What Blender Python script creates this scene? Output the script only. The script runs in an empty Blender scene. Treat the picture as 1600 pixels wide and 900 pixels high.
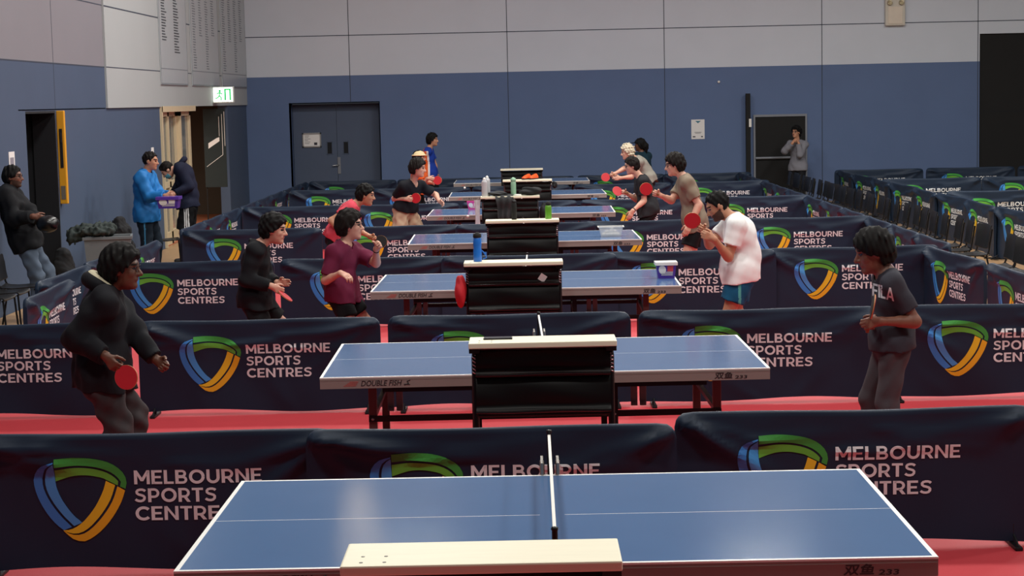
import bpy, bmesh, math, random
import numpy as np
from mathutils import Vector, Matrix
from mathutils.bvhtree import BVHTree

sc = bpy.context.scene
COL = sc.collection
random.seed(7)

# ------------------------------------------------------------------ camera
FOC, CAMZ, YAW, PIT, ROL = 2784.52, 2.4182, -0.0080, -0.1055, -0.0222
def cam_axes():
    cy, sy, cp, sp = math.cos(YAW), math.sin(YAW), math.cos(PIT), math.sin(PIT)
    fw = Vector((sy * cp, cy * cp, sp)); r0 = Vector((cy, -sy, 0)); u0 = r0.cross(fw)
    cr, sr = math.cos(ROL), math.sin(ROL)
    return cr * r0 + sr * u0, -sr * r0 + cr * u0, fw
CR, CU, CF = cam_axes()
CC = Vector((0, 0, CAMZ))
cam = bpy.data.cameras.new('camera'); camo = bpy.data.objects.new('camera', cam); COL.objects.link(camo)
cam.sensor_width = 36; cam.lens = FOC / 1600 * 36; cam.clip_end = 200; cam.clip_start = 0.05
camo.matrix_world = Matrix(((CR.x, CU.x, -CF.x, CC.x), (CR.y, CU.y, -CF.y, CC.y), (CR.z, CU.z, -CF.z, CC.z), (0, 0, 0, 1)))
sc.camera = camo

# ------------------------------------------------------------------ light and exposure
EXPOSURE = 0.0
LAMP_W = 275
sc.view_settings.view_transform = 'Standard'; sc.view_settings.look = 'None'
sc.view_settings.gamma = 1; sc.view_settings.exposure = EXPOSURE; sc.view_settings.use_curve_mapping = False
w = bpy.data.worlds.new('world'); sc.world = w; w.use_nodes = True
w.node_tree.nodes['Background'].inputs[0].default_value = (.55, .6, .7, 1)
w.node_tree.nodes['Background'].inputs[1].default_value = 0.05
def area(name, loc, size, power, color=(1, .985, .93), rot=(0, 0, 0), sy=None):
    l = bpy.data.lights.new(name, 'AREA'); l.energy = power; l.size = size; l.color = color
    if sy: l.shape = 'RECTANGLE'; l.size_y = sy
    o = bpy.data.objects.new(name, l); o.location = loc; o.rotation_euler = rot; COL.objects.link(o); return o
for ly, k in ((6, .8), (13, 1), (19.5, 1), (24.5, .9), (28.8, 1.3)):
    for lx in (-1.9, 3.8, 10):
        area('hall_lamp', (lx, ly, 8.5), 1.3, LAMP_W * k, sy=.7)
area('hall_lamp', (-3.6, 36.8, 8.5), .5, LAMP_W * .07, (1, .8, .55))

# ------------------------------------------------------------------ helpers
def ray(px, py): return CF + (px - 800) / FOC * CR - (py - 450) / FOC * CU
def atY(px, py, Y): d = ray(px, py); return CC + d * (Y / d.y)
def atX(px, py, X): d = ray(px, py); return CC + d * (X / d.x)
def atZ(px, py, Z): d = ray(px, py); return CC + d * ((Z - CAMZ) / d.z)

def lin(h):
    h = h.lstrip('#'); o = []
    for i in (0, 2, 4):
        c = int(h[i:i + 2], 16) / 255
        o.append(c / 12.92 if c <= .04045 else ((c + .055) / 1.055) ** 2.4)
    return o
MATS = {}
def mat(name, col, rough=.6, metal=0, var=.08, scale=6, bump=0, bscale=120, emit=0, spec=.5, trans=0, alpha=1, coat=0, stretch=None):
    if name in MATS: return MATS[name]
    m = bpy.data.materials.new(name); m.use_nodes = True; nt = m.node_tree; b = nt.nodes['Principled BSDF']
    c = lin(col)
    tc = nt.nodes.new('ShaderNodeTexCoord'); n = nt.nodes.new('ShaderNodeTexNoise'); n.inputs['Scale'].default_value = scale
    n.inputs['Detail'].default_value = 3
    src = tc.outputs['Object']
    if stretch:
        mp = nt.nodes.new('ShaderNodeMapping'); mp.inputs['Scale'].default_value = stretch
        nt.links.new(src, mp.inputs['Vector']); src = mp.outputs['Vector']
    nt.links.new(src, n.inputs['Vector'])
    r = nt.nodes.new('ShaderNodeMix'); r.data_type = 'RGBA'
    r.inputs[6].default_value = (*[x * (1 - var) for x in c], 1); r.inputs[7].default_value = (*[min(1, x * (1 + var)) for x in c], 1)
    nt.links.new(n.outputs['Fac'], r.inputs[0]); nt.links.new(r.outputs[2], b.inputs['Base Color'])
    b.inputs['Roughness'].default_value = rough; b.inputs['Metallic'].default_value = metal
    b.inputs['Specular IOR Level'].default_value = spec
    if trans: b.inputs['Transmission Weight'].default_value = trans
    if coat: b.inputs['Coat Weight'].default_value = coat; b.inputs['Coat Roughness'].default_value = .1
    if alpha < 1: b.inputs['Alpha'].default_value = alpha
    if emit: nt.links.new(r.outputs[2], b.inputs['Emission Color']); b.inputs['Emission Strength'].default_value = emit
    if bump:
        n2 = nt.nodes.new('ShaderNodeTexNoise'); n2.inputs['Scale'].default_value = bscale
        nt.links.new(src, n2.inputs['Vector'])
        bp = nt.nodes.new('ShaderNodeBump'); bp.inputs['Strength'].default_value = bump; bp.inputs['Distance'].default_value = .01
        nt.links.new(n2.outputs['Fac'], bp.inputs['Height']); nt.links.new(bp.outputs['Normal'], b.inputs['Normal'])
    MATS[name] = m; return m

class MB:
    def __init__(s): s.v = []; s.f = []; s.m = []; s.s = []
    def add(s, vs, fs, mi=0, smooth=False):
        o = len(s.v); s.v += [tuple(p) for p in vs]
        for f in fs: s.f.append([i + o for i in f]); s.m.append(mi); s.s.append(smooth)
    def box(s, lo, hi, mi=0, R=None, b=0):
        x0, y0, z0 = lo; x1, y1, z1 = hi
        if b <= 0:
            vs = [(x, y, z) for z in (z0, z1) for y in (y0, y1) for x in (x0, x1)]
            fs = [(0, 2, 3, 1), (4, 5, 7, 6), (0, 1, 5, 4), (2, 6, 7, 3), (0, 4, 6, 2), (1, 3, 7, 5)]
        else:
            bm = bmesh.new(); bmesh.ops.create_cube(bm, size=1)
            for q in bm.verts: q.co = Vector(((x0 + x1) / 2 + q.co.x * (x1 - x0), (y0 + y1) / 2 + q.co.y * (y1 - y0), (z0 + z1) / 2 + q.co.z * (z1 - z0)))
            bmesh.ops.bevel(bm, geom=bm.edges[:], offset=b, segments=2, affect='EDGES', profile=.6)
            bm.verts.index_update(); vs = [tuple(q.co) for q in bm.verts]; fs = [[q.index for q in f.verts] for f in bm.faces]; bm.free()
        if R is not None: vs = [R @ Vector(p) for p in vs]
        s.add(vs, fs, mi)
    def tube(s, pts, r, n=8, mi=0, closed=False, smooth=True):
        pts = [Vector(p) for p in pts]; k = len(pts); rs = r if isinstance(r, (list, tuple)) else [r] * k
        vs = []; up = None
        for i, p in enumerate(pts):
            a = pts[(i - 1) % k] if (i > 0 or closed) else p; c = pts[(i + 1) % k] if (i < k - 1 or closed) else p
            d = (c - a).normalized()
            if up is None: up = Vector((0, 0, 1)) if abs(d.z) < .9 else Vector((1, 0, 0))
            x = d.cross(up).normalized(); y = x.cross(d).normalized(); up = y
            vs += [p + (x * math.cos(2 * math.pi * j / n) + y * math.sin(2 * math.pi * j / n)) * rs[i] for j in range(n)]
        fs = []
        for i in range(k if closed else k - 1):
            o, q = i * n, ((i + 1) % k) * n
            fs += [(o + j, q + j, q + (j + 1) % n, o + (j + 1) % n) for j in range(n)]
        s.add(vs, fs, mi, smooth)
        if not closed: s.add(vs[:n], [tuple(range(n))], mi); s.add(vs[-n:], [tuple(reversed(range(n)))], mi)
    def lathe(s, prof, c=(0, 0, 0), n=20, mi=0, M=None, mfun=None):
        vs = []; fs = []
        for (r, z) in prof: vs += [Vector((c[0] + r * math.cos(2 * math.pi * j / n), c[1] + r * math.sin(2 * math.pi * j / n), c[2] + z)) for j in range(n)]
        if M is not None: vs = [M @ p for p in vs]
        for i in range(len(prof) - 1):
            q = [(i * n + j, i * n + (j + 1) % n, (i + 1) * n + (j + 1) % n, (i + 1) * n + j) for j in range(n)]
            s.add([], [], 0); o = len(s.v) if i == 0 else o
            if i == 0: s.v += [tuple(p) for p in vs]
            for f in q: s.f.append([t + o for t in f]); s.m.append(mfun(i) if mfun else mi); s.s.append(True)
    def sph(s, c, r, n=12, mi=0, R=None):
        r = r if isinstance(r, (tuple, list)) else (r, r, r)
        prof = [(max(1e-4, math.sin(math.pi * i / n)), -math.cos(math.pi * i / n)) for i in range(n + 1)]
        M = Matrix.Translation(Vector(c)) @ (R.to_4x4() if R is not None else Matrix()) @ Matrix.Diagonal((*r, 1))
        s.lathe(prof, (0, 0, 0), n + 4, mi, M)
    def build(s, name, mats, parent=None, kind=None):
        me = bpy.data.meshes.new(name); me.from_pydata(s.v, [], s.f)
        for q in (mats if isinstance(mats, (list, tuple)) else [mats]): me.materials.append(q)
        me.polygons.foreach_set('material_index', s.m); me.polygons.foreach_set('use_smooth', s.s); me.update()
        o = bpy.data.objects.new(name, me); COL.objects.link(o)
        if parent: o.parent = parent
        if kind: o['kind'] = kind
        return o

def tag(o, label, cat, group=None):
    o['label'] = label; o['category'] = cat
    if group: o['group'] = group
    return o
def thing(name, label, cat, loc=(0, 0, 0), rz=0, group=None):
    o = bpy.data.objects.new(name, None); o.empty_display_size = .1; COL.objects.link(o)
    o.location = loc; o.rotation_euler = (0, 0, rz); return tag(o, label, cat, group)
def kids(o): return [c for c in bpy.data.objects if c.parent == o]
def dup(root, loc=None, rz=None, label=None):
    def cp(o, par):
        c = o.copy(); COL.objects.link(c)
        if par: c.parent = par
        for ch in KID.get(o.name, []): cp(ch, c)
        return c
    KID = {}
    for o in bpy.data.objects:
        if o.parent: KID.setdefault(o.parent.name, []).append(o)
    r = cp(root, None)
    if loc is not None: r.location = loc
    if rz is not None: r.rotation_euler = (0, 0, rz)
    if label: r['label'] = label
    return r

def text_polys(body, bold=0.0, shear=0.0, grid=None):
    """flat letter outlines as a triangulated 2D mesh normalised to unit box; returns (points, faces)"""
    cu = bpy.data.curves.new('t', 'FONT'); cu.body = body; cu.fill_mode = 'FRONT'; cu.offset = bold; cu.shear = shear; cu.resolution_u = 3
    o = bpy.data.objects.new('t', cu); COL.objects.link(o)
    dg = bpy.context.evaluated_depsgraph_get(); dg.update()
    me = bpy.data.meshes.new_from_object(o.evaluated_get(dg))
    pts = [(v.co.x, v.co.y) for v in me.vertices]; fs = [tuple(p.vertices) for p in me.polygons]
    bpy.data.objects.remove(o); bpy.data.curves.remove(cu); bpy.data.meshes.remove(me)
    if not pts: return [(0, 0)], []
    x0 = min(p[0] for p in pts); x1 = max(p[0] for p in pts); y0 = min(p[1] for p in pts); y1 = max(p[1] for p in pts)
    return [((p[0] - x0) / (x1 - x0), (p[1] - y0) / (y1 - y0)) for p in pts], fs
def cut2d(pts, fs, stepx, stepy):
    bm = bmesh.new(); vs = [bm.verts.new((p[0], p[1], 0)) for p in pts]
    for f in fs:
        try: bm.faces.new([vs[i] for i in f])
        except ValueError: pass
    bmesh.ops.remove_doubles(bm, verts=bm.verts[:], dist=1e-6)
    for ax, st in ((0, stepx), (1, stepy)):
        lo = min(v.co[ax] for v in bm.verts); hi = max(v.co[ax] for v in bm.verts)
        k = math.floor(lo / st) + 1
        while k * st < hi:
            co = [0, 0, 0]; no = [0, 0, 0]; co[ax] = k * st; no[ax] = 1
            bmesh.ops.bisect_plane(bm, geom=bm.verts[:] + bm.edges[:] + bm.faces[:], plane_co=co, plane_no=no); k += 1
    bm.verts.index_update(); r = [(v.co.x, v.co.y) for v in bm.verts], [[v.index for v in f.verts] for f in bm.faces]; bm.free(); return r
# heavy geometric capitals drawn stroke by stroke (cap height 1)
def stroke(pts, w_):
    P_ = [Vector(p) for p in pts]; a, b = [], []
    for i, p in enumerate(P_):
        d = (P_[min(i + 1, len(P_) - 1)] - P_[max(i - 1, 0)]).normalized(); n = Vector((-d.y, d.x)) * w_ / 2; a.append(tuple(p + n)); b.append(tuple(p - n))
    n = len(a); return a + b, [(i, n + i, n + i + 1, i + 1) for i in range(n - 1)]
def arc(cx, cy, rx, ry, a0, a1, n=14): return [(cx + rx * math.cos(math.radians(a0 + (a1 - a0) * i / n)), cy + ry * math.sin(math.radians(a0 + (a1 - a0) * i / n))) for i in range(n + 1)]
SWD = .2
def rect(x0, y0, x1, y1): return [(x0, y0), (x1, y0), (x1, y1), (x0, y1)], [(0, 1, 2, 3)]
def poly(*p): return list(p), [tuple(range(len(p)))]
def bowl(x, y0, y1, w_): 
    r = (y1 - y0) / 2 - .085; return [stroke([(x, y1 - .085), (x + w_ - r - .09, y1 - .085)] + arc(x + w_ - r - .09, (y0 + y1) / 2, r, r, 80, -80, 10) + [(x + w_ - r - .09, y0 + .085), (x, y0 + .085)], .17)]
GL = {'M': (1.0, [rect(0, 0, .2, 1), rect(.8, 0, 1, 1), poly((0, 1), (.19, 1), (.56, .36), (.5, .22), (.41, .22)), poly((1, 1), (.81, 1), (.44, .36), (.5, .22), (.59, .22))]),
      'E': (.68, [rect(0, 0, .21, 1), rect(.1, 0, .68, .17), rect(.1, .83, .67, 1), rect(.1, .42, .6, .58)]), 'F': (.66, [rect(0, 0, .21, 1), rect(.1, .83, .66, 1), rect(.1, .38, .58, .55)]),
      'L': (.62, [rect(0, 0, .21, 1), rect(.1, 0, .62, .17)]), 'I': (.21, [rect(0, 0, .21, 1)]), 'T': (.72, [rect(.255, 0, .465, 1), rect(0, .83, .72, 1)]),
      'B': (.76, [rect(0, 0, .21, 1)] + bowl(.1, .45, 1, .6) + bowl(.1, 0, .57, .66)), 'P': (.74, [rect(0, 0, .21, 1)] + bowl(.1, .3, 1, .64)),
      'R': (.76, [rect(0, 0, .21, 1)] + bowl(.1, .3, 1, .64) + [poly((.3, .38), (.52, .4), (.78, 0), (.55, 0))]),
      'O': (1.0, [stroke(arc(.5, .5, .4, .41, 0, 360, 28), SWD)]), 'C': (.86, [stroke(arc(.5, .5, .4, .41, 42, 318, 22), SWD)]),
      'U': (.84, [stroke([(.105, 1), (.105, .45)] + arc(.42, .41, .315, .32, 180, 360, 14) + [(.735, .45), (.735, 1)], SWD)]),
      'N': (.86, [rect(0, 0, .2, 1), rect(.66, 0, .86, 1), poly((0, 1), (.18, 1), (.86, 0), (.68, 0))]),
      'S': (.74, [stroke([(.68, .80), (.6, .87), (.48, .912), (.34, .912), (.2, .87), (.13, .77), (.14, .66), (.24, .57), (.4, .52), (.55, .46), (.62, .37), (.61, .24), (.52, .13), (.38, .088), (.24, .10), (.12, .15), (.04, .22)], .175)]),
      'A': (.95, [poly((0, 0), (.21, 0), (.56, 1), (.37, 1)), poly((.95, 0), (.73, 0), (.38, 1), (.58, 1)), rect(.2, .2, .75, .36)])}
def word(s, gap=.11):
    V, Fc, x = [], [], 0
    for c in s:
        w_, prs = GL[c]
        for pts, fs in prs: o = len(V); V += [(p[0] + x, p[1]) for p in pts]; Fc += [tuple(i + o for i in f) for f in fs]
        x += w_ + gap
    x -= gap; return [(p[0] / x, p[1]) for p in V], Fc
T_MEL, T_SPO, T_CEN = word('MELBOURNE'), word('SPORTS'), word('CENTRES')
T_DF = text_polys('DOUBLE FISH', .012, .25); T_CJK = text_polys('\u53cc\u9c7c', .02, .15); T_233 = text_polys('233', .02, .1)
T_FILA = word('FILA', .06)
def decal(mb, tp, mi, fn):
    mb.add([fn(*p) for p in tp[0]], tp[1], mi)

# ------------------------------------------------------------------ materials of the hall
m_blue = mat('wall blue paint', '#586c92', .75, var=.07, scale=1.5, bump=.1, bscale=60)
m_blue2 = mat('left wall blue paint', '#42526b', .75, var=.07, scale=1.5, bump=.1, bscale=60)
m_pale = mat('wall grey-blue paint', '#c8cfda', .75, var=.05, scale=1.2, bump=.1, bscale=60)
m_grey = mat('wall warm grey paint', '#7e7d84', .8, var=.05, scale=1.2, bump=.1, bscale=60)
m_white = mat('wall pale panel paint', '#a6acad', .7, var=.03, scale=1)
m_seam = mat('panel seam', '#39414f', .9)
m_red = mat('red court mat', '#c0363f', .65, var=.06, scale=5, bump=.15, bscale=200)
m_wood = mat('sports floor timber', '#b08d68', .4, var=.18, scale=3, stretch=(8, .6, 1))
m_black = mat('matt black', '#0b0b0c', .8, var=.2)
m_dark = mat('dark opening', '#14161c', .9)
m_steel = mat('brushed steel', '#a9abad', .35, .9, var=.05)
m_chrome = mat('chrome', '#d5d7da', .15, 1, var=.02)
m_paper = mat('paper', '#e6e4e2', .8, var=.02)
m_ink = mat('ink', '#3a3a42', .8)
m_whitepl = mat('white plastic', '#e8e6e0', .45, var=.03)
m_cream = mat('cream painted timber', '#cbb998', .6, var=.06)
m_brownd = mat('dim lounge wall', '#4e463f', .8, var=.15, scale=2)
m_tile = mat('terracotta floor', '#b06a4c', .6, var=.15, scale=3)
m_glass = mat('door glass', '#8f9a9c', .08, var=.02, alpha=.35)
m_yel = mat('yellow padding', '#e0a021', .5, var=.05)
m_frame = mat('aluminium frame', '#7c8088', .45, .3, var=.05)
m_ceil = mat('ceiling', '#8a8e96', .9)

# ------------------------------------------------------------------ the hall
WY, WX, RX, TOP = 40.2, -6.2, 14.0, 9.0
mb = MB(); mb.box((WX - 4.5, -4, -.12), (RX, WY + .6, -.012)); mb.build('floor', m_wood, kind='structure')
mb = MB(); mb.box((-4.9, .8, -.011), (4.75, 39.2, 0)); 
tag(mb.build('court_mat', m_red), 'red rubber mat flooring laid under the row of tables', 'mat')
mb = MB(); mb.box((WX - .2, -4, TOP), (RX, WY + .2, TOP + .1)); mb.build('ceiling', m_ceil, kind='structure')
mb = MB(); mb.box((RX, -4, -.012), (RX + .2, WY, TOP)); mb.build('wall_right', m_ceil, kind='structure')
mb = MB(); mb.box((WX, -4.2, -.012), (RX, -4, TOP)); mb.build('wall_front', m_ceil, kind='structure')
# back wall: blue below 3.03 m, pale above, with the alcove of the double door
mb = MB(); B = 3.03
for x0, x1, z0, z1 in ((WX, -5.22, 0, B), (-3.22, 10.24, 0, B), (-5.22, -3.22, 2.42, B)):
    mb.box((x0, WY, z0 - .012 if z0 == 0 else z0), (x1, WY + .2, z1), 0)
mb.box((WX, WY, B), (10.24, WY + .2, TOP), 1); mb.box((10.24, WY, 3.64), (RX, WY + .2, TOP), 1)
for x in (-3.85, -.31, 3.2, 6.72, 10.2): mb.box((x - .008, WY - .002, .0 if x != -3.85 else 2.43), (x + .008, WY, TOP), 2)
for z in (3.92, 5.6): mb.box((WX, WY - .002, z - .009), (RX, WY, z + .009), 2)
for x0, x1 in ((-5.24, -5.22), (-3.22, -3.2)): mb.box((x0, WY, -.01), (x1, WY + .45, 2.44), 0)
mb.box((-5.22, WY, 2.42), (-3.22, WY + .45, 2.44), 0)
mb.build('wall_back', [m_blue, m_pale, m_seam], kind='structure')
# left wall with doorway and lounge opening
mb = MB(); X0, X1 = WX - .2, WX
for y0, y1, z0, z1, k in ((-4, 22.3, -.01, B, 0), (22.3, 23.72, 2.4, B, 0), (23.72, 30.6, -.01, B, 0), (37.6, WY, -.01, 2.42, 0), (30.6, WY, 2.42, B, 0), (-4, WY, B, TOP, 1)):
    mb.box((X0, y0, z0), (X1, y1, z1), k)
for y in (23.75,): mb.box((X1, y - .008, 2.42), (X1 + .002, y + .008, TOP), 2)
mb.box((X1, -4, 3.02), (X1 + .003, 26.65, 3.035), 2)
for y in (23.73, 28): mb.box((X1, 22.0, 2.412), (X1 + .003, 26.6, 2.424), 2)
mb.box((X1, -4, 3.93), (X1 + .002, 26.65, 3.945), 2)
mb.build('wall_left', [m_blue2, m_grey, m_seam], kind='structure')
mb = MB(); mb.box((X1, 26.65, 2.42), (X1 + .03, WY, TOP), 0)
mb.box((X1 + .03, 26.65, 3.02), (X1 + .032, WY, 3.035), 1); mb.box((X1 + .03, 26.65, 3.92), (X1 + .032, WY, 3.94), 1)
mb.build('trim_1', [m_white, m_seam], kind='structure')
# dark doorway recess on the left
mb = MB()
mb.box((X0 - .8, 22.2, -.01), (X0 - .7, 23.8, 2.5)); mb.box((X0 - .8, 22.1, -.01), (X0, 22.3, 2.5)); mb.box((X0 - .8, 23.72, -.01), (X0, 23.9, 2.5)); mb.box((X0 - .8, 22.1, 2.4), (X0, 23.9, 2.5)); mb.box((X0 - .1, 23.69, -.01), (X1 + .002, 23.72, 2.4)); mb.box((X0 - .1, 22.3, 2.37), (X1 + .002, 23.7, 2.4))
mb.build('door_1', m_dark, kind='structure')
# lounge behind the left opening
mb = MB(); LX = X0 - 3.6
mb.box((LX - .1, 29.5, -.01), (LX, 40, 2.7), 0); mb.box((LX, 29.4, -.01), (X0, 29.5, 2.7), 0); mb.box((LX, 39.9, -.01), (X0, 40, 2.7), 0)
mb.box((LX, 29.4, 2.6), (X0, 40, 2.7), 0); mb.box((LX, 29.5, -.011), (X0 + .15, 39.9, .004), 1)
mb.build('wall_lounge', [m_brownd, m_tile], kind='structure')
area('lounge_fill', (LX + 1.8, 34, 2.55), .8, 150, (1, .8, .6), sy=3)  # unseen warm fill light, added to brighten the lounge interior
mb = MB(); mb.box((LX + .05, 33.6, 0), (LX + .7, 39.0, .95), 0, b=.01); mb.box((LX, 33.5, .95), (LX + .85, 39.1, 1.02), 1, b=.01)
ct = thing('counter', 'pale topped counter inside the lounge beyond the left opening', 'counter', (0, 0, 0))
mb.build('counter_body', [m_brownd, m_cream], ct)
# folding glazed doors of the opening
fd = thing('folding_door', 'cream framed glazed folding door beside the lounge opening', 'door', (X1 - .1, 30.65, 0))
leaves = []
for k, (y0, y1, sx) in enumerate(((0, 1.0, 0), (1.02, 2.0, -.06), (2.02, 3.05, 0))):
    mb = MB(); t = .04
    for lo, hi in (((sx - t, y0, 0), (sx + t, y0 + .13, 2.38)), ((sx - t, y1 - .13, 0), (sx + t, y1, 2.38)), ((sx - t, y0, 2.25), (sx + t, y1, 2.38)), ((sx - t, y0, 0), (sx + t, y1, .22)), ((sx - t, y0, 1.0), (sx + t, y1, 1.1))):
        mb.box(lo, hi)
    lf = mb.build('door_leaf', m_cream, fd)
    mb = MB(); mb.box((sx - .006, y0 + .13, .22), (sx + .006, y1 - .13, 2.25)); mb.build('pane', m_glass, lf)
    mb = MB(); mb.box((sx + t, y0 + .03, 1.0), (sx + t + .03, y0 + .08, 1.22), b=.006); mb.build('handle', m_black, lf)
mb = MB(); mb.box((-.16, -.06, 2.33), (.14, 3.1, 2.43)); mb.box((-.05, -.08, 0), (.14, -.0, 2.43)); mb.build('door_frame', m_cream, fd)
# hanging dark banner in the opening
m_teal = mat('dark teal banner', '#0f1f22', .7, var=.15)
bn = thing('banner_stand', 'dark green banner with white arrow strokes on a black stand in the lounge opening', 'banner', (-6.5, 36.5, 0))
mb = MB(); mb.tube([(0, .03, .02), (0, .03, 2.36)], .013); mb.tube([(-.2, -.2, .012), (.2, .2, .012)], .012); mb.tube([(-.2, .2, .012), (.2, -.2, .012)], .012); mb.build('stand_pole', m_black, bn)
mb = MB(); mb.box((-.02, -.01, .76), (.43, .01, 2.36), 0, b=.004)
for a, b in (((.02, 1.18), (.36, 1.42)), ((.36, 1.42), (.36, 2.25)), ((.3, 1.8), (.3, 2.2)), ((.41, 1.6), (.41, 2.3))): mb.tube([(a[0], -.014, a[1]), (b[0], -.014, b[1])], .006, 5, 1)
mb.add([(.07, -.012, 1.55), (.3, -.012, 1.7), (.3, -.012, 1.78), (.24, -.012, 1.76), (.07, -.012, 1.66)], [(0, 1, 2, 3, 4)], 1)
mb.build('banner_cloth', [m_teal, m_paper], bn)

# double door in the alcove
m_door = mat('door blue-grey paint', '#46536b', .6, var=.06)
d2 = thing('double_door', 'recessed dark blue double door in the far wall', 'door', (-4.22, WY + .34, 0))
for sx in (-1, 1):
    mb = MB(); x0, x1 = (-.985, -.004) if sx < 0 else (.004, .985)
    mb.box((x0, 0, 0), (x1, .05, 2.4), 0, b=.004)
    lf = mb.build('door_leaf', m_door, d2)
    cx = -.17 if sx < 0 else .2
    mb = MB(); mb.box((cx - .05, -.006, 1.28), (cx + .05, .0, 1.54), 0); mb.box((cx - .06, -.012, 1.26), (cx - .05, .0, 1.56), 1); mb.box((cx + .05, -.012, 1.26), (cx + .06, .0, 1.56), 1); mb.box((cx - .06, -.012, 1.54), (cx + .06, .0, 1.56), 1); mb.box((cx - .06, -.012, 1.26), (cx + .06, .0, 1.28), 1)
    mb.build('vision_panel', [m_dark, m_door], lf)
    if sx > 0:
        mb = MB(); mb.box((.0, -.02, .82), (.07, 0, 1.2), 0, b=.006); mb.tube([(.03, -.02, 1.02), (.03, -.07, 1.02), (-.11, -.07, 1.01)], .012, 8, 1); mb.build('lever_handle', [m_frame, m_steel], lf)
p0, p1 = atY(472, 208, WY + .3), atY(502, 230, WY + .3)
ns = thing('framed_notice', 'white framed notice on the left leaf of the blue double door', 'notice', ((p0.x + p1.x) / 2, WY + .338, (p0.z + p1.z) / 2))
hw, hh = abs(p1.x - p0.x) / 2, abs(p1.z - p0.z) / 2
mb = MB()
for lo, hi in (((-hw, -.025, -hh), (hw, 0, -hh + .03)), ((-hw, -.025, hh - .03), (hw, 0, hh)), ((-hw, -.025, -hh), (-hw + .025, 0, hh)), ((hw - .025, -.025, -hh), (hw, 0, hh))): mb.box(lo, hi)
mb.build('frame', m_steel, ns)
mb = MB(); mb.box((-hw + .025, -.008, -hh + .03), (hw - .025, 0, hh - .03), 0)
for k in range(6): mb.box((-hw + .05, -.01, hh - .07 - k * .035), (-hw + .12 + .1 * random.random(), -.008, hh - .062 - k * .035), 1)
mb.box((.05, -.01, -hh + .05), (.12, -.008, -hh + .11), 1)
mb.build('sheet', [m_paper, m_ink], ns)
# right door with frame
rd = thing('black_door', 'black exit door with aluminium frame and mid rail in the far wall', 'door', (5.775, WY, 0))
mb = MB(); mb.box((-.56, -.02, 0), (.56, 0, 1.9)); mb.build('door_leaf', m_black, rd)
mb = MB(); mb.box((-.6, -.045, 0), (-.56, 0, 1.95)); mb.box((.56, -.045, 0), (.6, 0, 1.95)); mb.box((-.56, -.045, 1.9), (.56, 0, 1.95)); mb.build('door_frame', m_frame, rd)
mb = MB(); mb.tube([(-.56, -.06, .98), (.56, -.06, .98)], .03, 8); mb.build('push_bar', m_frame, rd)
p0 = atY(1169, 146, WY - .2)
mb = MB(); mb.box((p0.x - .05, WY - .2, 0), (p0.x + .05, WY - .08, p0.z), 0, b=.01); mb.box((p0.x - .14, WY - .3, 0), (p0.x + .14, WY - .01, .03), 0)
pl = thing('volleyball_post', 'tall thin black post standing left of the black exit door', 'post', (0, 0, 0)); mb.build('post_shaft', m_black, pl)
mb = MB(); q = atY(1172, 192, WY - .21); mb.box((q.x - .025, WY - .22, q.z - .09), (q.x + .03, WY - .2, q.z + .09)); mb.build('winch_plate', m_whitepl, pl)
mb = MB(); mb.box((10.24, WY + .06, -.01), (RX, WY + .1, 3.64), 0)
mb.box((10.24, WY + .055, 1.9), (RX, WY + .06, 1.92), 1)
mb.build('door_2', [m_black, m_dark], kind='structure')
# notice sheet, emergency light, small sensor on the back wall
p0, p1 = atY(1080, 187, WY), atY(1101, 217, WY)
mb = MB(); mb.box((p0.x, WY - .01, p1.z), (p1.x, WY - .003, p0.z), 0)
cx = (p0.x + p1.x) / 2
mb.add([(cx - .06, WY - .0115, p0.z - .03), (cx + .07, WY - .0115, p0.z - .03), (cx, WY - .0115, p0.z - .085)], [(0, 1, 2)], 1)
for zz, w_ in ((.29, .08), (.31, .06)): mb.box((cx - w_, WY - .012, p0.z - zz), (cx + w_, WY - .0105, p0.z - zz + .008), 2)
mb.box((p0.x + .03, WY - .012, p1.z + .04), (p0.x + .09, WY - .0105, p1.z + .065), 2); mb.box((p1.x - .08, WY - .012, p1.z + .04), (p1.x - .04, WY - .0105, p1.z + .065), 2)
tag(mb.build('poster', [m_paper, mat('poster teal', '#4b7f92', .7), m_ink]), 'white paper poster on the blue far wall', 'poster')
el = thing('emergency_light', 'beige emergency light box with two round lamps high on the far wall', 'light', (8.335, WY, 4.15))
mb = MB(); mb.box((-.22, -.12, -.29), (.22, 0, .32), 0, b=.02); mb.build('housing', mat('beige plastic', '#c9c4b8', .5), el)
mb = MB(); mb.box((-.16, -.135, -.25), (.16, -.12, .13), 0, b=.006); mb.build('cover', mat('beige cover', '#d8cdbd', .5), el)
for sx in (-.13, .13):
    mb = MB(); mb.lathe([(.001, 0), (.05, 0), (.06, .05), (.05, .07), (.04, .03), (.001, .02)], (0, 0, 0), 16, 0, Matrix.Translation((sx, -.12, .2)) @ Matrix.Rotation(math.radians(70), 4, 'X')); mb.build('lamp_head', mat('lamp reflector', '#b8ad92', .3, .4), el)
q = atY(1123, 128, WY); mb = MB(); mb.sph((q.x, WY - .02, q.z), .03); tag(mb.build('wall_hook', m_whitepl), 'tiny white knob on the blue wall right of the poster', 'hook')
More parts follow.
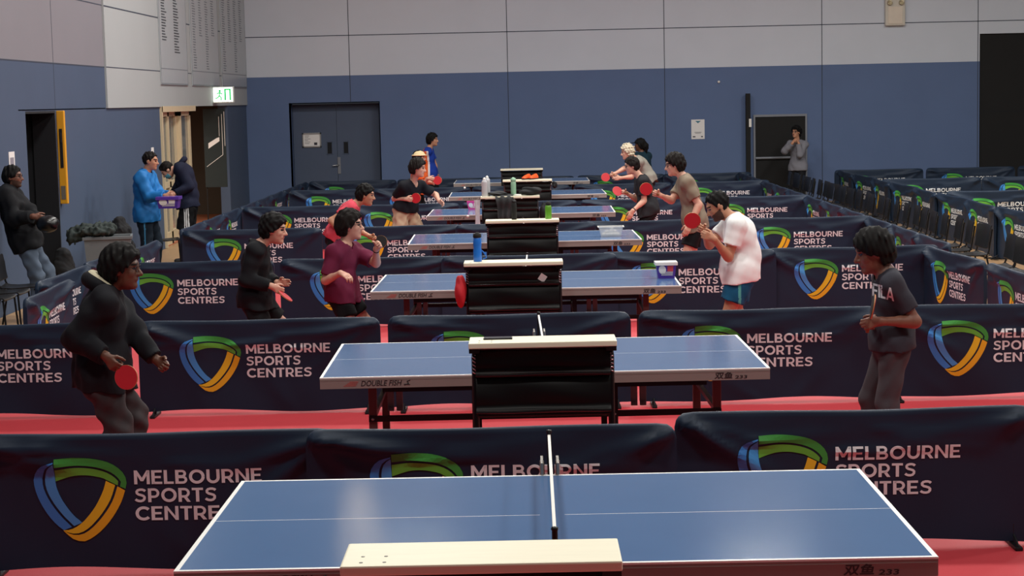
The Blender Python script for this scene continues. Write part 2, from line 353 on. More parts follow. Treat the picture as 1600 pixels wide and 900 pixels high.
# honour boards and exit sign on the left pale panel
m_board = mat('honour board acrylic', '#a7adb0', .3, var=.03); m_tx = mat('honour board lettering', '#7d848a', .7)
m_tx2 = mat('honour board dark print', '#3f4449', .7)
for k, (y0, y1, ncol, lab) in enumerate(((30.6, 33.05, 2, 'pale honour board with two columns of names, nearest on the left wall'), (33.5, 36.5, 4, 'middle pale honour board with four name columns on left wall'), (36.85, 40.1, 4, 'pale honour board nearest the corner of the far wall'))):
    hb = thing('honour_board', lab, 'board', (X1 + .03, y0, 2.8), 0, 'honour boards on the left wall'); L = y1 - y0
    mb = MB(); mb.box((.004, 0, 0), (.02, L, 2.6)); mb.box((.02, 0, .0), (.023, L, .03), 1); mb.box((.02, 0, .27), (.022, L, .285), 1); mb.box((.02, 0, 0), (.022, .03, 2.6), 1); mb.box((.02, L - .03, 0), (.022, L, 2.6), 1)
    mb.build('panel', [m_board, m_tx], hb)
    mb = MB()
    for c in range(ncol):
        yy = .2 + c * (L - .3) / ncol; z = 2.25
        zend = (.75, .55)[c] if ncol == 2 else (.3, .95, .3, 1.0)[c]
        while z > zend:
            w_ = (L / ncol) * random.uniform(.28, .45) if ncol == 4 else random.uniform(.25, .5)
            mb.box((.02, yy, z), (.0215, yy + w_, z + .022), 1 if ncol == 2 else 0); z -= .048
    if k == 2: mb.box((.02, L * .35, 2.35), (.0215, L * .45, 2.55), 1); mb.box((.02, L * .55, 2.35), (.0215, L * .68, 2.55), 1)
    if k: mb.box((.02, .1, 2.3), (.0215, L - .15, 2.312), 0)
    mb.build('lettering', [m_tx, m_tx2], hb)
q = atX(350, 148, X1 + .25); g = Vector((X1 + .03, q.y, q.z))
ex = thing('exit_sign', 'lit green and white exit sign box on the left wall near the corner', 'sign', g)
mb = MB(); mb.box((.0, -.06, -.16), (.42, .06, .16), 0, b=.008); mb.build('housing', mat('sign housing', '#cfd3cf', .5), ex)
mb = MB(); mb.box((.02, -.075, -.14), (.40, -.061, .14), 0); mb.build('lit_panel', mat('lit sign face', '#f2fff0', .5, emit=1.6), ex)
mb = MB(); z0 = -.078
mb.box((.24, z0, -.11), (.27, -.074, .11)); mb.box((.34, z0, -.11), (.37, -.074, .11)); mb.box((.24, z0, .09), (.37, -.074, .115))
mb.sph((.15, -.076, .075), (.022, .004, .022)); 
for a, b in (((.15, .05), (.14, -.02)), ((.14, -.02), (.18, -.06)), ((.18, -.06), (.17, -.11)), ((.14, -.02), (.1, -.06)), ((.1, -.06), (.06, -.07)), ((.15, .045), (.2, .01)), ((.15, .045), (.09, .02))):
    mb.tube([(a[0], -.077, a[1]), (b[0], -.077, b[1])], .011, 6)
mb.build('running_man_symbol', mat('exit sign green', '#12b45a', .5, emit=.8), ex)
# yellow padded strip, papers on left wall
yb = thing('yellow_wall_pad', 'tall yellow padded strip with a black slot beside the dark doorway', 'pad', (X1, 23.8, 1.16))
mb = MB(); mb.box((.0, -.03, 0), (.1, .05, 1.24), 0, b=.012); mb.build('pad', m_yel, yb)
mb = MB(); mb.box((.03, -.038, .48), (.07, -.029, 1.0), 0, b=.002); mb.box((.02, -.035, .06), (.08, -.029, .24), 1); mb.tube([(.05, -.04, .82), (.05, -.04, .95)], .012, 6, 0); mb.build('slot', [m_black, mat('grey label', '#6d675c', .7)], yb)
q = atX(18, 250, X1); mb = MB(); mb.box((X1 + .001, q.y - .12, q.z - .11), (X1 + .006, q.y + .12, q.z + .1), 0); mb.box((X1 + .006, q.y - .08, q.z - .07), (X1 + .007, q.y + .08, q.z + .03), 1)
tag(mb.build('notice_sheet', [m_paper, mat('grey photo print', '#8a8792', .8)]), 'white notice sheet with grey picture above the man in black jacket', 'notice')
q = atX(238, 236, X1); mb = MB(); mb.box((X1 + .001, q.y - .1, q.z - .09), (X1 + .006, q.y + .1, q.z + .06), 0); mb.box((X1 + .006, q.y - .04, q.z - .05), (X1 + .007, q.y + .04, q.z), 1)
tag(mb.build('notice_sheet', [m_paper, m_ink]), 'small white sign above the head of the man in blue jacket', 'notice')
# ------------------------------------------------------------------ court barriers
m_navy = mat('navy barrier cloth', '#18283c', .52, var=.12, scale=3, bump=.05, bscale=300, spec=.28)
m_pblue = mat('emblem blue print', '#2f7cc8', .5, var=.1, scale=4)
m_pblue2 = mat('emblem light blue print', '#3f92d6', .45, var=.1, scale=4)
m_pgreen = mat('emblem green print', '#62a83c', .5, var=.1, scale=4, spec=.25)
m_pgreen2 = mat('emblem dark green print', '#3f9440', .5, var=.1, scale=4, spec=.25)
m_pyel = mat('emblem yellow print', '#e0bb2c', .5, var=.1, scale=4, spec=.25)
m_pyel2 = mat('emblem orange print', '#deaa28', .5, var=.1, scale=4, spec=.25)
m_pwhite = mat('white lettering print', '#dbdfe2', .5, var=.05)
BW, BH, BB = 1.9, .745, .035
def catmull(pts, n):
    P_ = [Vector((*p, 0)) for p in pts]; P_ = [2 * P_[0] - P_[1]] + P_ + [2 * P_[-1] - P_[-2]]; out = []
    for i in range(1, len(P_) - 2):
        for k in range(8):
            t = k / 8; a, b, c, d = P_[i - 1:i + 3]
            out.append(.5 * ((2 * b) + (c - a) * t + (2 * a - 5 * b + 4 * c - d) * t * t + (3 * b - a - 3 * c + d) * t ** 3))
    out.append(P_[-2]); L = [0]
    for a, b in zip(out, out[1:]): L.append(L[-1] + (b - a).length)
    res = []; j = 0
    for k in range(n):
        s = L[-1] * k / (n - 1)
        while j < len(L) - 2 and L[j + 1] < s: j += 1
        t = (s - L[j]) / max(1e-9, L[j + 1] - L[j]); q = out[j].lerp(out[j + 1], t); res.append((q.x, q.y))
    return res
LOGO = []
def band(O, M, I, m1, m2):
    n = 16; O, M, I = catmull(O, n), catmull(M, n), catmull(I, n)
    def mix(a, b, t): return (a[0] + (b[0] - a[0]) * t, a[1] + (b[1] - a[1]) * t)
    for A, Bc, mi, t0, t1 in ((O, M, m1, 0, .88), (M, I, m2, .12, 1)):
        a = [mix(p, q, t0) for p, q in zip(A, Bc)]; b = [mix(p, q, t1) for p, q in zip(A, Bc)]
        LOGO.append((a + b, [(i, i + 1, n + i + 1, n + i) for i in range(n - 1)], mi))
band([(1213, 528), (1160, 545), (1130, 580), (1124, 620), (1138, 680), (1170, 745), (1208, 795), (1242, 824)],
     [(1213, 534), (1180, 556), (1166, 600), (1172, 650), (1198, 705), (1235, 757), (1265, 790), (1282, 808)],
     [(1214, 560), (1216, 610), (1222, 645), (1240, 690), (1268, 735), (1295, 768), (1310, 780), (1322, 792)], 1, 2)
band([(1217, 515), (1300, 511), (1390, 520), (1455, 540), (1500, 575), (1518, 615), (1512, 650)],
     [(1217, 556), (1300, 549), (1380, 557), (1440, 576), (1475, 600), (1492, 622), (1486, 638)],
     [(1217, 612), (1290, 590), (1350, 588), (1400, 597), (1420, 603), (1430, 608), (1434, 611)], 4, 3)
band([(1510, 657), (1490, 710), (1450, 775), (1400, 830), (1350, 865), (1320, 873), (1280, 862), (1240, 826)],
     [(1474, 636), (1450, 700), (1410, 760), (1360, 813), (1320, 838), (1285, 842), (1262, 836), (1240, 825)],
     [(1430, 614), (1415, 660), (1380, 725), (1335, 780), (1300, 808), (1275, 820), (1255, 824), (1241, 824)], 6, 5)
def barrier_mesh(seed):
    rnd = random.Random(seed)
    folds = []
    for side in (0, 1):
        for k in range(rnd.choice((3, 4))):
            u0 = (.03 if side == 0 else BW - .03); ang = rnd.uniform(.12, .75)
            folds.append((u0, BH - .03, (1 if side == 0 else -1) * math.cos(ang), -math.sin(ang), rnd.uniform(.35, .8), rnd.uniform(.022, .036), rnd.uniform(.017, .026)))
    for k in range(5):
        u0 = rnd.uniform(.0, 1.2); folds.append((u0, rnd.uniform(.52, .72), 1, rnd.uniform(-.12, .12), rnd.uniform(.4, .9), rnd.uniform(.011, .019), .017))
    for k in range(2):
        u0 = rnd.uniform(.2, 1.7); folds.append((u0, .03, rnd.uniform(-.9, .9), .5, .45, .008, .03))
    ph = [rnd.uniform(0, 6.3) for _ in range(4)]
    def disp(u, z):
        d = .006 * math.sin(u * 3.2 + ph[0]) * math.sin(z * 4) + .003 * math.sin(u * 9 + z * 7 + ph[1])
        d += .01 * math.sin(u * 4.4 + ph[2]) * max(0, 1 - z / .3) ** 2
        for (fu, fz, du, dz, ln, am, wd) in folds:
            a = (u - fu) * du + (z - fz) * dz
            if -.05 < a < ln:
                p = abs(-(u - fu) * dz + (z - fz) * du); s = max(0, a) / ln
                w_ = wd * (1 + 1.2 * s)
                if p < 3 * w_: d += am * math.exp(-(p / w_) ** 2) * (1 - s) * min(1, (a + .05) / .1)
        e = min(u, BW - u, BH - z + .004) / .05
        return -.018 - d * max(0, min(1, e))
    def top(u):
        e = min(u, BW - u); rc = .075; s = .006 * math.sin(math.pi * u / BW) + .003 * math.sin(u * 5 + ph[3])
        return BH - s - (rc - math.sqrt(max(0, rc * rc - (rc - e) ** 2)) if e < rc else 0)
    def bot(u): return BB + .012 * math.sin(u * 4.4 + ph[2]) + .008 * math.sin(u * 2.1 + ph[1])
    mb = MB(); nu, nv = 77, 31
    us = [BW * i / (nu - 1) for i in range(nu)]
    us[1] = .008; us[2] = .022; us[3] = .045; us[-2] = BW - .008; us[-3] = BW - .022; us[-4] = BW - .045
    V = []
    for u in us:
        b, t = bot(u), top(u)
        col = [(u - BW / 2, disp(u, b + (t - b) * j / (nv - 1)), b + (t - b) * j / (nv - 1)) for j in range(nv)]
        col += [(u - BW / 2, -.010, t + .009), (u - BW / 2, .010, t + .009)]
        col += [(u - BW / 2, .018 + .004 * math.sin(u * 6 + j), b + (t - b) * (1 - j / 9)) for j in range(10)]
        V += col
    n = nv + 12
    mb.add(V, [(i * n + j, (i + 1) * n + j, (i + 1) * n + j + 1, i * n + j + 1) for i in range(nu - 1) for j in range(n - 1)], 0, True)
    mb.add(V[:n], [tuple(range(n))[::-1]], 0); mb.add(V[-n:], [tuple(range(n))], 0)
    def put(pts, fs, mi, off):
        p2, f2 = cut2d(pts, fs, .025, .024)
        mb.add([(u - BW / 2, disp(u, z) - off, z) for u, z in p2], f2, mi)
    for pts, fs, mi in LOGO:
        put([(.325 + (x - 1124) * .00122, BH - .115 - (y - 511) * .00122) for x, y in pts], fs, mi, .0035)
    for tp, w_, z in ((T_MEL, .66, BH - .262), (T_SPO, .425, BH - .357), (T_CEN, .51, BH - .452)):
        put([(.845 + p[0] * w_, z + p[1] * .073) for p in tp[0]], tp[1], 7, .003)
    return mb
m_foot = mat('barrier steel', '#15161a', .5, .3)
PROTO = []
for sd in range(5):
    r = thing('court_barrier', 'x', 'barrier', (0, 0, -50), 0, 'printed navy court barriers')
    barrier_mesh(sd + 3).build('printed_cover', [m_navy, m_pblue, m_pblue2, m_pgreen, m_pgreen2, m_pyel, m_pyel2, m_pwhite], r)
    for sx in (-1, 1):
        mb = MB(); x = sx * .84
        mb.box((x - .02, -.13, 0), (x + .02, .13, .02), b=.006); mb.tube([(x, 0, .02), (x, 0, .12)], .012)
        mb.tube([(x, -.12, .018), (x, -.02, .06)], .007, 6)
        mb.build('foot', m_foot, r)
    PROTO.append(r)
nb = [0]
used = set()
def barrier(x, y, rz, label, width=BW):
    k = (nb[0] * 3 + 1) % 5; nb[0] += 1
    if k not in used: used.add(k); r = PROTO[k]; r.location = (x, y, 0); r.rotation_euler = (0, 0, rz); r['label'] = label
    else: r = dup(PROTO[k], (x, y, 0), rz, label)
    r.scale = (width / BW, 1, 1); return r
ORD = ['leftmost', 'second from left', 'third from left', 'fourth from left', 'fifth from left']
ROWS = [(9.06, [-43, 480, 1055], 'row right behind the nearest table', [0, -.05, .24]),
        (13.83, [-172, 217, 607, 998, 1382], 'row behind the second table', [0] * 5),
        (19.19, [156, 438, 690, 938, 1193], 'row behind the third table', [0, .0, -.06, .0, .06]),
        (24.05, [285, 508, 712, 913, 1142], 'row behind the fourth table', [0, .02, -.05, .03, -.03]),
        (29.25, [380, 538, 722, 907, 1087], 'row behind the fifth table', [0, -.05, 0, 0, .05]),
        (34.6, [452, 583, 738, 897, 1050], 'row behind the sixth table', [0, -.06, 0, 0, .05]),
        (38.4, [483, 621, 760, 902, 1036], 'last row against the blue far wall', [0, 0, 0, .05, -.04])]
for y, lefts, nm, dy in ROWS:
    for i, px in enumerate(lefts):
        p = atY(px, 480, y + dy[i]); hor = 155 - .022 * (px - 800)
        z = p  # left edge at the panel's own height
        q = atY(px, hor + 1.9 * FOC / (y * .994), y + dy[i])
        wd = BW
        barrier(q.x + wd / 2, y + dy[i], 0, 'navy printed barrier, %s in the %s' % (ORD[i] if len(lefts) > 3 else ('left', 'middle', 'right')[i], nm), wd)
# side runs
TN = ['nearest', 'second', 'third', 'fourth', 'fifth', 'sixth', 'seventh']
def side(x, ya, yb, n, rz, what, jit=.04, drop=()):
    for i in range(n):
        wd = min(BW, (yb - ya) / n - .015); yc = ya + (yb - ya) * (i + .5) / n
        barrier(x, yc, rz, what % ('nearer', 'middle', 'farther')[i if n == 3 else i * 2], wd)
H = math.pi / 2
barrier(-4.62, 14.3, H, 'navy printed barrier on the left edge beside the third table, nearest of three')
barrier(-4.48, 16.6, H + .04, 'navy printed barrier on the left edge beside the third table, middle of three')
barrier(-4.74, 18.15, H - .02, 'navy printed barrier on the left edge beside the third table, farthest of three')
barrier(-4.78, 20.08, H, 'navy printed barrier on the left edge beside the fourth table, nearer of two', 1.75)
barrier(-4.64, 21.62, H, 'navy printed barrier on the left edge beside the fourth table, farther of two', 1.6)
RW = [r[0] for r in ROWS]
for k in (3, 4, 5):
    side(-4.68, RW[k] + .1, RW[k + 1] - .08, 3, H, 'navy printed barrier on the left edge beside the ' + TN[k + 1] + ' table, %s of three')
for k in (2, 3, 4, 5):
    side(4.62, RW[k] + .15, RW[k + 1] - .1, 3, -H, 'navy printed barrier on the right edge beside the ' + TN[k + 1] + ' table, %s of three')
barrier(4.40, 18.25, -H + .08, 'navy printed barrier on the right edge beside the third table, farther of two')
barrier(4.52, 16.2, -H + .05, 'navy printed barrier on the right edge beside the third table, nearer of two')
# neighbouring court on the right
NTH = ['farthest', 'second farthest', 'third farthest', 'fourth farthest', 'fifth farthest', 'sixth farthest', 'seventh farthest', 'nearest']
for i in range(8):
    barrier(6.72 + (.05 if i % 2 else 0) , 37.25 - i * 1.83, -H + .04 * (1 if i % 2 else -1), 'navy printed barrier facing left at the neighbouring court, %s of the eight' % NTH[i])
for y, lefts, nm in ((38.35, [1304, 1447, 1590], 'the back row'), (34.0, [1377, 1534], 'the middle row'), (29.4, [1478], 'the nearest row')):
    for i, px in enumerate(lefts):
        q = atY(px, 140 + 1.9 * FOC / (y * .994), y)
        barrier(q.x + BW / 2, y, 0, 'navy printed barrier of the right neighbouring court, %s in %s' % (('left', 'middle', 'right')[i] if len(lefts) > 1 else 'alone', nm))

# ------------------------------------------------------------------ tables, nets, stands
m_top = mat('table blue', '#5777a2', .1, var=.05, scale=3, bump=.02, bscale=500, spec=.35)
m_line = mat('white line', '#f0f1ee', .4, var=.02)
m_apron = mat('grey table apron', '#8d837e', .55, .0, var=.04)
m_leg = mat('brown table leg', '#5a3b38', .45, .2, var=.08)
m_bar = mat('black steel bar', '#141214', .4, .3)
m_plate = mat('grey bracket', '#7c7a77', .5, .3)
m_txt = mat('apron black print', '#2a2326', .6); m_txtred = mat('apron red print', '#b7645c', .6)
def make_table():
    r = thing('table_tennis_table', 'x', 'table', (0, 0, 0), 0, 'table tennis tables')
    mb = MB()
    xs = [-1.37, -1.352, -.05, -.0015, .0015, .05, 1.352, 1.37]; ys = [-.7625, -.7445, -.0018, .0018, .7445, .7625]
    V = [(x, y, .76) for y in ys for x in xs]; nx = len(xs)
    for j in range(5):
        for i in range(7):
            line = i in (0, 6) or j in (0, 4) or (j == 2 and i in (1, 5)); seam = i == 3
            k = 2 if seam else (1 if line else 0)
            mb.add([V[j * nx + i], V[j * nx + i + 1], V[(j + 1) * nx + i + 1], V[(j + 1) * nx + i]], [(0, 1, 2, 3)], k)
    for (a, b) in (((-1.37, -.7625), (1.37, -.7625)), ((1.37, -.7625), (1.37, .7625)), ((1.37, .7625), (-1.37, .7625)), ((-1.37, .7625), (-1.37, -.7625))):
        mb.add([(*a, .752), (*b, .752), (*b, .76), (*a, .76)], [(0, 1, 2, 3)], 1)
    mb.add([(-1.37, -.7625, .752), (-1.37, .7625, .752), (1.37, .7625, .752), (1.37, -.7625, .752)], [(0, 1, 2, 3)], 2)
    mb.build('tabletop', [m_top, m_line, m_bar], r)
    mb = MB(); z0, z1 = .69, .751
    mb.box((-1.369, -.762, z0), (-.002, -.74, z1)); mb.box((.002, -.762, z0), (1.369, -.74, z1)); mb.box((-1.369, .74, z0), (-.002, .762, z1)); mb.box((.002, .74, z0), (1.369, .762, z1))
    mb.box((-1.369, -.74, z0), (-1.345, .74, z1)); mb.box((1.345, -.74, z0), (1.369, .74, z1))
    mb.box((-1.365, -.7635, z1 - .012), (1.365, -.762, z1 - .010), 0)
    decal(mb, T_DF, 1, lambda x, y: (-1.12 + x * .25, -.7635, .703 + y * .034))
    decal(mb, T_CJK, 1, lambda x, y: (1.03 + x * .11, -.7635, .698 + y * .042))
    decal(mb, T_233, 1, lambda x, y: (1.155 + x * .075, -.7635, .698 + y * .02))
    for k in range(4): mb.box((-1.225 + .012 * k, -.7638, .705 + .008 * k), (-1.15 + .005 * k, -.762, .709 + .008 * k), 2)
    for a, b in (((-.855, .705), (-.83, .715)), ((-.83, .715), (-.84, .728)), ((-.84, .728), (-.82, .735)), ((-.858, .71), (-.822, .708))): mb.tube([(a[0], -.763, a[1]), (b[0], -.763, b[1])], .0025, 4, 1)
    mb.build('apron', [m_apron, m_txt, m_txtred], r)
    for sx in (-1, 1):
        for sy in (-1, 1):
            mb = MB(); mb.box((sx * 1.065 - .025, sy * .58 - .025, .03), (sx * 1.065 + .025, sy * .58 + .025, .69), b=.005)
            lg = mb.build('leg', m_leg, r)
            mb = MB(); mb.lathe([(.001, 0), (.03, 0), (.03, .02), (.02, .03), (.001, .03)], (sx * 1.065, sy * .58, 0), 14); mb.build('levelling_foot', m_bar, lg)
    mb = MB()
    for sy in (-1, 1):
        mb.box((-1.09, sy * .6 - .015, .455), (1.09, sy * .6 + .015, .49)); mb.box((-1.0, sy * .6 - .015, .64), (1.0, sy * .6 + .015, .69))
        for sx in (-1, 1): mb.box((sx * .43 - .02, sy * .6 - .02, .12), (sx * .43 + .02, sy * .6 + .02, .66))
    for x in (-1.065, -.43, .43, 1.065): mb.box((x - .015, -.58, .46), (x + .015, .58, .49))
    mb.box((-.45, -.62, .1), (.45, -.58, .14)); mb.box((-.45, .58, .1), (.45, .62, .14))
    for sx in (-1, 1):
        for sy in (-1, 1): mb.lathe([(.001, -.012), (.05, -.012), (.058, -.006), (.058, .006), (.05, .012), (.001, .012)], (0, 0, 0), 16, 0, Matrix.Translation((sx * .4, sy * .6, .058)) @ Matrix.Rotation(H, 4, 'X'))
    for x in (-1.065, -.43, .43, 1.065): mb.lathe([(.001, 0), (.009, 0), (.009, .006), (.001, .008)], (0, 0, 0), 8, 1, Matrix.Translation((x, -.616, .4725)) @ Matrix.Rotation(H, 4, 'X'))
    mb.build('undercarriage', [m_bar, m_steel], r)
    for x in (-.96, .56):
        for dx in (0, .055):
            mb = MB(); mb.box((x + dx - .02, -.5, .5), (x + dx + .02, -.47, .66), b=.004); mb.box((x + dx - .012, -.508, .515), (x + dx - .002, -.5, .53)); mb.box((x + dx + .002, -.508, .515), (x + dx + .012, -.5, .53)); mb.build('bracket', m_plate, r)
    return r
m_net = mat('navy net cord', '#1a2130', .8)
m_tape = mat('white net tape', '#e9e8e2', .6)
m_clamp = mat('grey clamp', '#9a968f', .45, .4)
m_knob = mat('red clamp knob', '#a02a30', .5)
def make_net():
    r = thing('table_tennis_net', 'x', 'net', (0, 0, 0), 0, 'table tennis nets')
    mb = MB(); zb, zt = .765, .9
    for k in range(100): y = -.9 + 1.8 * k / 99; mb.box((-.0006, y - .0006, zb), (.0006, y + .0006, zt))
    for k in range(9): z = zb + (zt - zb) * k / 8; mb.box((-.0006, -.9, z - .0006), (.0006, .9, z + .0006))
    mb.build('net_mesh', m_net, r)
    mb = MB(); mb.box((-.0065, -.915, .898), (.0065, .915, .9135), b=.002); mb.build('top_tape', m_tape, r)
    for sy in (-1, 1):
        mb = MB(); mb.tube([(0, sy * .915, .70), (0, sy * .915, .925)], .011, 10); mb.lathe([(.011, 0), (.014, .004), (.011, .012), (.001, .014)], (0, sy * .915, .921), 10)
        po = mb.build('net_post', m_bar, r)
        mb = MB()
        for sx in (-1, 1):
            mb.box((sx * .035 - .006, sy * .835 - .085, .735 if False else .7625), (sx * .035 + .006, sy * .835 + .085, .815), 0, b=.002)
            mb.box((sx * .035 - .012, sy * .835 - (.06 if sy > 0 else -.06) - .02, .68), (sx * .035 + .012, sy * .835 - (.06 if sy > 0 else -.06) + .02, .688), 0)
            mb.tube([(sx * .035, sy * .88, .70), (sx * .035, sy * .88, .80)], .01, 8, 0)
        mb.box((-.045, sy * .905 - .012, .70), (.045, sy * .905 + .012, .73), 0, b=.003)
        cl = mb.build('clamp', m_clamp, po)
        mb = MB()
        for sx in (-1, 1): mb.lathe([(.001, 0), (.018, 0), (.018, .03), (.001, .03)], (sx * .05, sy * .885, .655), 10)
        mb.build('knob', m_knob, cl)
    return r
m_plank = mat('pale timber plank', '#f0ead0', .5, var=.07, scale=5, stretch=(1, 10, 10))
m_vinyl = mat('black vinyl', '#060607', .5, var=.1, spec=.3); m_lip = mat('glossy black vinyl edge', '#0a0a0b', .14, var=.1, coat=.5)
SW, SD = .84, .28
def make_stand():
    r = thing('umpire_stand', 'x', 'stand', (0, 0, 0), 0, 'umpire stands in front of the tables')
    mb = MB(); mb.box((-SW / 2, -SD / 2, 1.018), (SW / 2, SD / 2, 1.05), 0, b=.006)
    for x in (-.36, -.29):
        for y in (-.1, -.03): mb.lathe([(.001, 0), (.006, 0), (.006, .0008), (.001, .0012)], (x, y, 1.05), 8, 1)
    mb.build('plank', [m_plank, m_plate], r)
    for sx in (-1, 1):
        mb = MB(); x = sx * (SW / 2 - .03)
        mb.tube([(x, .0, .02), (x, .0, .6), (x, 0, .95), (x - sx * .01, 0, 1.017)], .02, 10)
        mb.box((x - .03, -.09, .985), (x + .03, .09, 1.018), b=.004)
        ps = mb.build('post', m_bar, r)
        mb = MB(); pts = []
        for k in range(49): a = k / 48 * 2 * math.pi * 5; pts.append((x + .011 * math.cos(a), -.03 + .011 * math.sin(a), .97 - .11 * k / 48))
        mb.tube(pts, .004, 6); mb.build('spring', m_chrome, ps)
        mb = MB(); mb.box((x - .03, -.22, 0), (x + .03, .22, .035), b=.01); mb.build('foot', m_bar, r)
    def panel(z1, z0, name, off):
        mb = MB(); prof = [(-.03, z1 - .01), (-.022, z1), (-.034, z1 + .002), (-.044, z1 - .02)]
        for k in range(1, 9): t = k / 8; prof.append((-.045 - .012 * math.sin(math.pi * t) - off, z1 - .02 + (z0 + .03 - z1 + .02) * t))
        prof += [(-.062 - off, z0 + .022), (-.072 - off, z0 + .010), (-.068 - off, z0 - .002), (-.05 - off, z0 - .006), (-.03, z0 + .004)]
        prof += [(.06, z0 + .004), (.06, z1 - .01)]
        n = len(prof); xs = [-.385 + .77 * i / 16 for i in range(17)]; V = [(x, y + .0035 * math.sin(x * 11 + z * 30), z) for x in xs for y, z in prof]
        mb.add(V, [(i * n + j, i * n + (j + 1) % n, (i + 1) * n + (j + 1) % n, (i + 1) * n + j) for i in range(16) for j in range(n)], 0, True)
        mb.add(V[:n], [tuple(range(n))[::-1]]); mb.add(V[-n:], [tuple(range(n))])
        pn = mb.build(name, m_vinyl, r)
        mb = MB(); mb.tube([(x, -.071 - off + .002 * math.sin(x * 13), z0 + .008 + .002 * math.sin(x * 9 + z0)) for x in xs], .009, 10); mb.tube([(x, -.036, z1 + .001 + .001 * math.sin(x * 60)) for x in xs], .005, 8); mb.build('glossy_edge', m_lip, pn)
        return pn
    panel(1.0, .85, 'upper_bin', 0); panel(.842, .635, 'lower_bin', .004); 
    mb = MB()
    for z in (.615, .2): mb.tube([(-SW / 2 + .03, .0, z), (SW / 2 - .03, 0, z)], .015)
    mb.build('cross_rail', m_bar, r)
    return r
TB = [(.085, 7.004, -.004), (.094, 11.482, .012), (.004, 16.343, -.012), (-.012, 21.514, .01), (-.044, 26.605, -.008), (.055, 31.619, .006), (-.045, 36.6, -.002)]
tp, npj = make_table(), make_net()
TL = ['nearest blue tennis table filling the front of the hall', 'second blue tennis table from the front', 'third blue tennis table from the front', 'fourth blue tennis table from the front', 'fifth blue tennis table from the front', 'sixth blue tennis table from the front', 'farthest blue tennis table by the back wall']
for i, (x, y, a) in enumerate(TB):
    t = tp if i == 0 else dup(tp); n = npj if i == 0 else dup(npj)
    for o in (t, n): o.location = (x, y, 0); o.rotation_euler = (0, 0, a)
    t['label'] = TL[i] if 0 < i < 6 else TL[i]
    n['label'] = 'white taped net clamped across the %s tennis table' % (TN[i] if i < 6 else 'farthest')
st = make_stand()
SP = []; STD = []
for i, (px, yf) in enumerate(((752, 5.17), (848, 9.98), (802, 14.98), (816, 20.2), (797, 25.3), (824, 30.35), (815, 35.2))):
    hor = 155 - .022 * (px - 800); q = atY(px, hor + 1.37 * FOC / (yf * .994), yf)
    s_ = st if i == 0 else dup(st)
    s_.location = (q.x, yf + SD / 2, 0); SP.append((q.x, yf)); STD.append(s_)
    s_['label'] = 'black vinyl umpire stand with pale plank in front of the %s table' % (TN[i] if i < 6 else 'farthest')

# ------------------------------------------------------------------ chairs
m_chair = mat('black plastic seat', '#111113', .35, var=.1)
m_cleg = mat('chair steel', '#2a2a2c', .35, .7)
def make_chair():
    r = thing('stacking_chair', 'x', 'chair', (0, 0, 0), 0, 'black chairs along the court edge')   # faces -Y
    def sheet(prof, x0, name):
        mb = MB(); V = []; nn = 9
        for i in range(nn):
            s = -1 + 2 * i / (nn - 1); x = s * x0
            for (y, z, d) in prof: V.append((x, y + d * s * s, z + .012 * s * s))
        k = len(prof); V2 = [(a, b + .006, c - .012) for a, b, c in V]
        fs = [(i * k + j, (i + 1) * k + j, (i + 1) * k + j + 1, i * k + j + 1) for i in range(nn - 1) for j in range(k - 1)]
        mb.add(V, fs, 0, True); mb.add(V2, [f[::-1] for f in fs], 0, True)
        edge = [i * k for i in range(nn)] + [(nn - 1) * k + j for j in range(1, k)] + [i * k + k - 1 for i in range(nn - 2, -1, -1)] + [j for j in range(k - 2, 0, -1)]
        mb.add(V + V2, [(edge[i], edge[(i + 1) % len(edge)], edge[(i + 1) % len(edge)] + nn * k, edge[i] + nn * k) for i in range(len(edge))], 0)
        return mb.build(name, m_chair, r)
    sheet([(-.22, .44, 0), (-.2, .455, 0), (-.1, .45, 0), (.05, .442, 0), (.16, .45, 0), (.2, .47, 0)], .22, 'seat')
    sheet([(.205, .53, -.03), (.22, .6, -.03), (.235, .7, -.035), (.25, .78, -.035), (.255, .80, -.03)], .22, 'backrest')
    for sx in (-1, 1):
        mb = MB(); mb.tube([(sx * .2, -.2, .44), (sx * .22, -.23, .0)], .011); mb.build('leg', m_cleg, r)
        mb = MB(); mb.tube([(sx * .2, .24, .76), (sx * .2, .2, .5), (sx * .2, .17, .44), (sx * .22, .26, 0)], .011); mb.build('leg', m_cleg, r)
    mb = MB(); mb.tube([(-.2, -.19, .43), (.2, -.19, .43)], .01); mb.tube([(-.2, .16, .43), (.2, .16, .43)], .01); mb.build('frame', m_cleg, r)
    return r
ch = make_chair(); first = [True]
def chair(x, y, rz, label, grp=None):
    c = ch if first[0] else dup(ch)
    first[0] = False
    c.location = (x, y, 0); c.rotation_euler = (0, 0, rz); c['label'] = label
    if grp: c['group'] = grp
    return c
NUM = ['first', 'second', 'third', 'fourth', 'fifth', 'sixth', 'seventh', 'eighth', 'ninth', 'tenth', 'eleventh', 'twelfth', 'thirteenth', 'fourteenth', 'fifteenth', 'sixteenth', 'seventeenth', 'eighteenth', 'nineteenth', 'twentieth', 'twenty-first', 'twenty-second', 'twenty-third', 'twenty-fourth', 'twenty-fifth', 'twenty-sixth', 'twenty-seventh', 'twenty-eighth', 'twenty-ninth', 'thirtieth']
for i in range(5):
    chair(5.18 + random.uniform(-.03, .03), 17.5 + i * .56, -H + random.uniform(-.1, .1), 'black plastic chair by the right edge, %s from the front of the near group' % NUM[i])
for i in range(26):
    chair(5.28 + random.uniform(-.04, .04), 21.3 + i * .62, -H + random.uniform(-.12, .12), 'black chair in the long line along the right edge, %s from the front' % NUM[i])
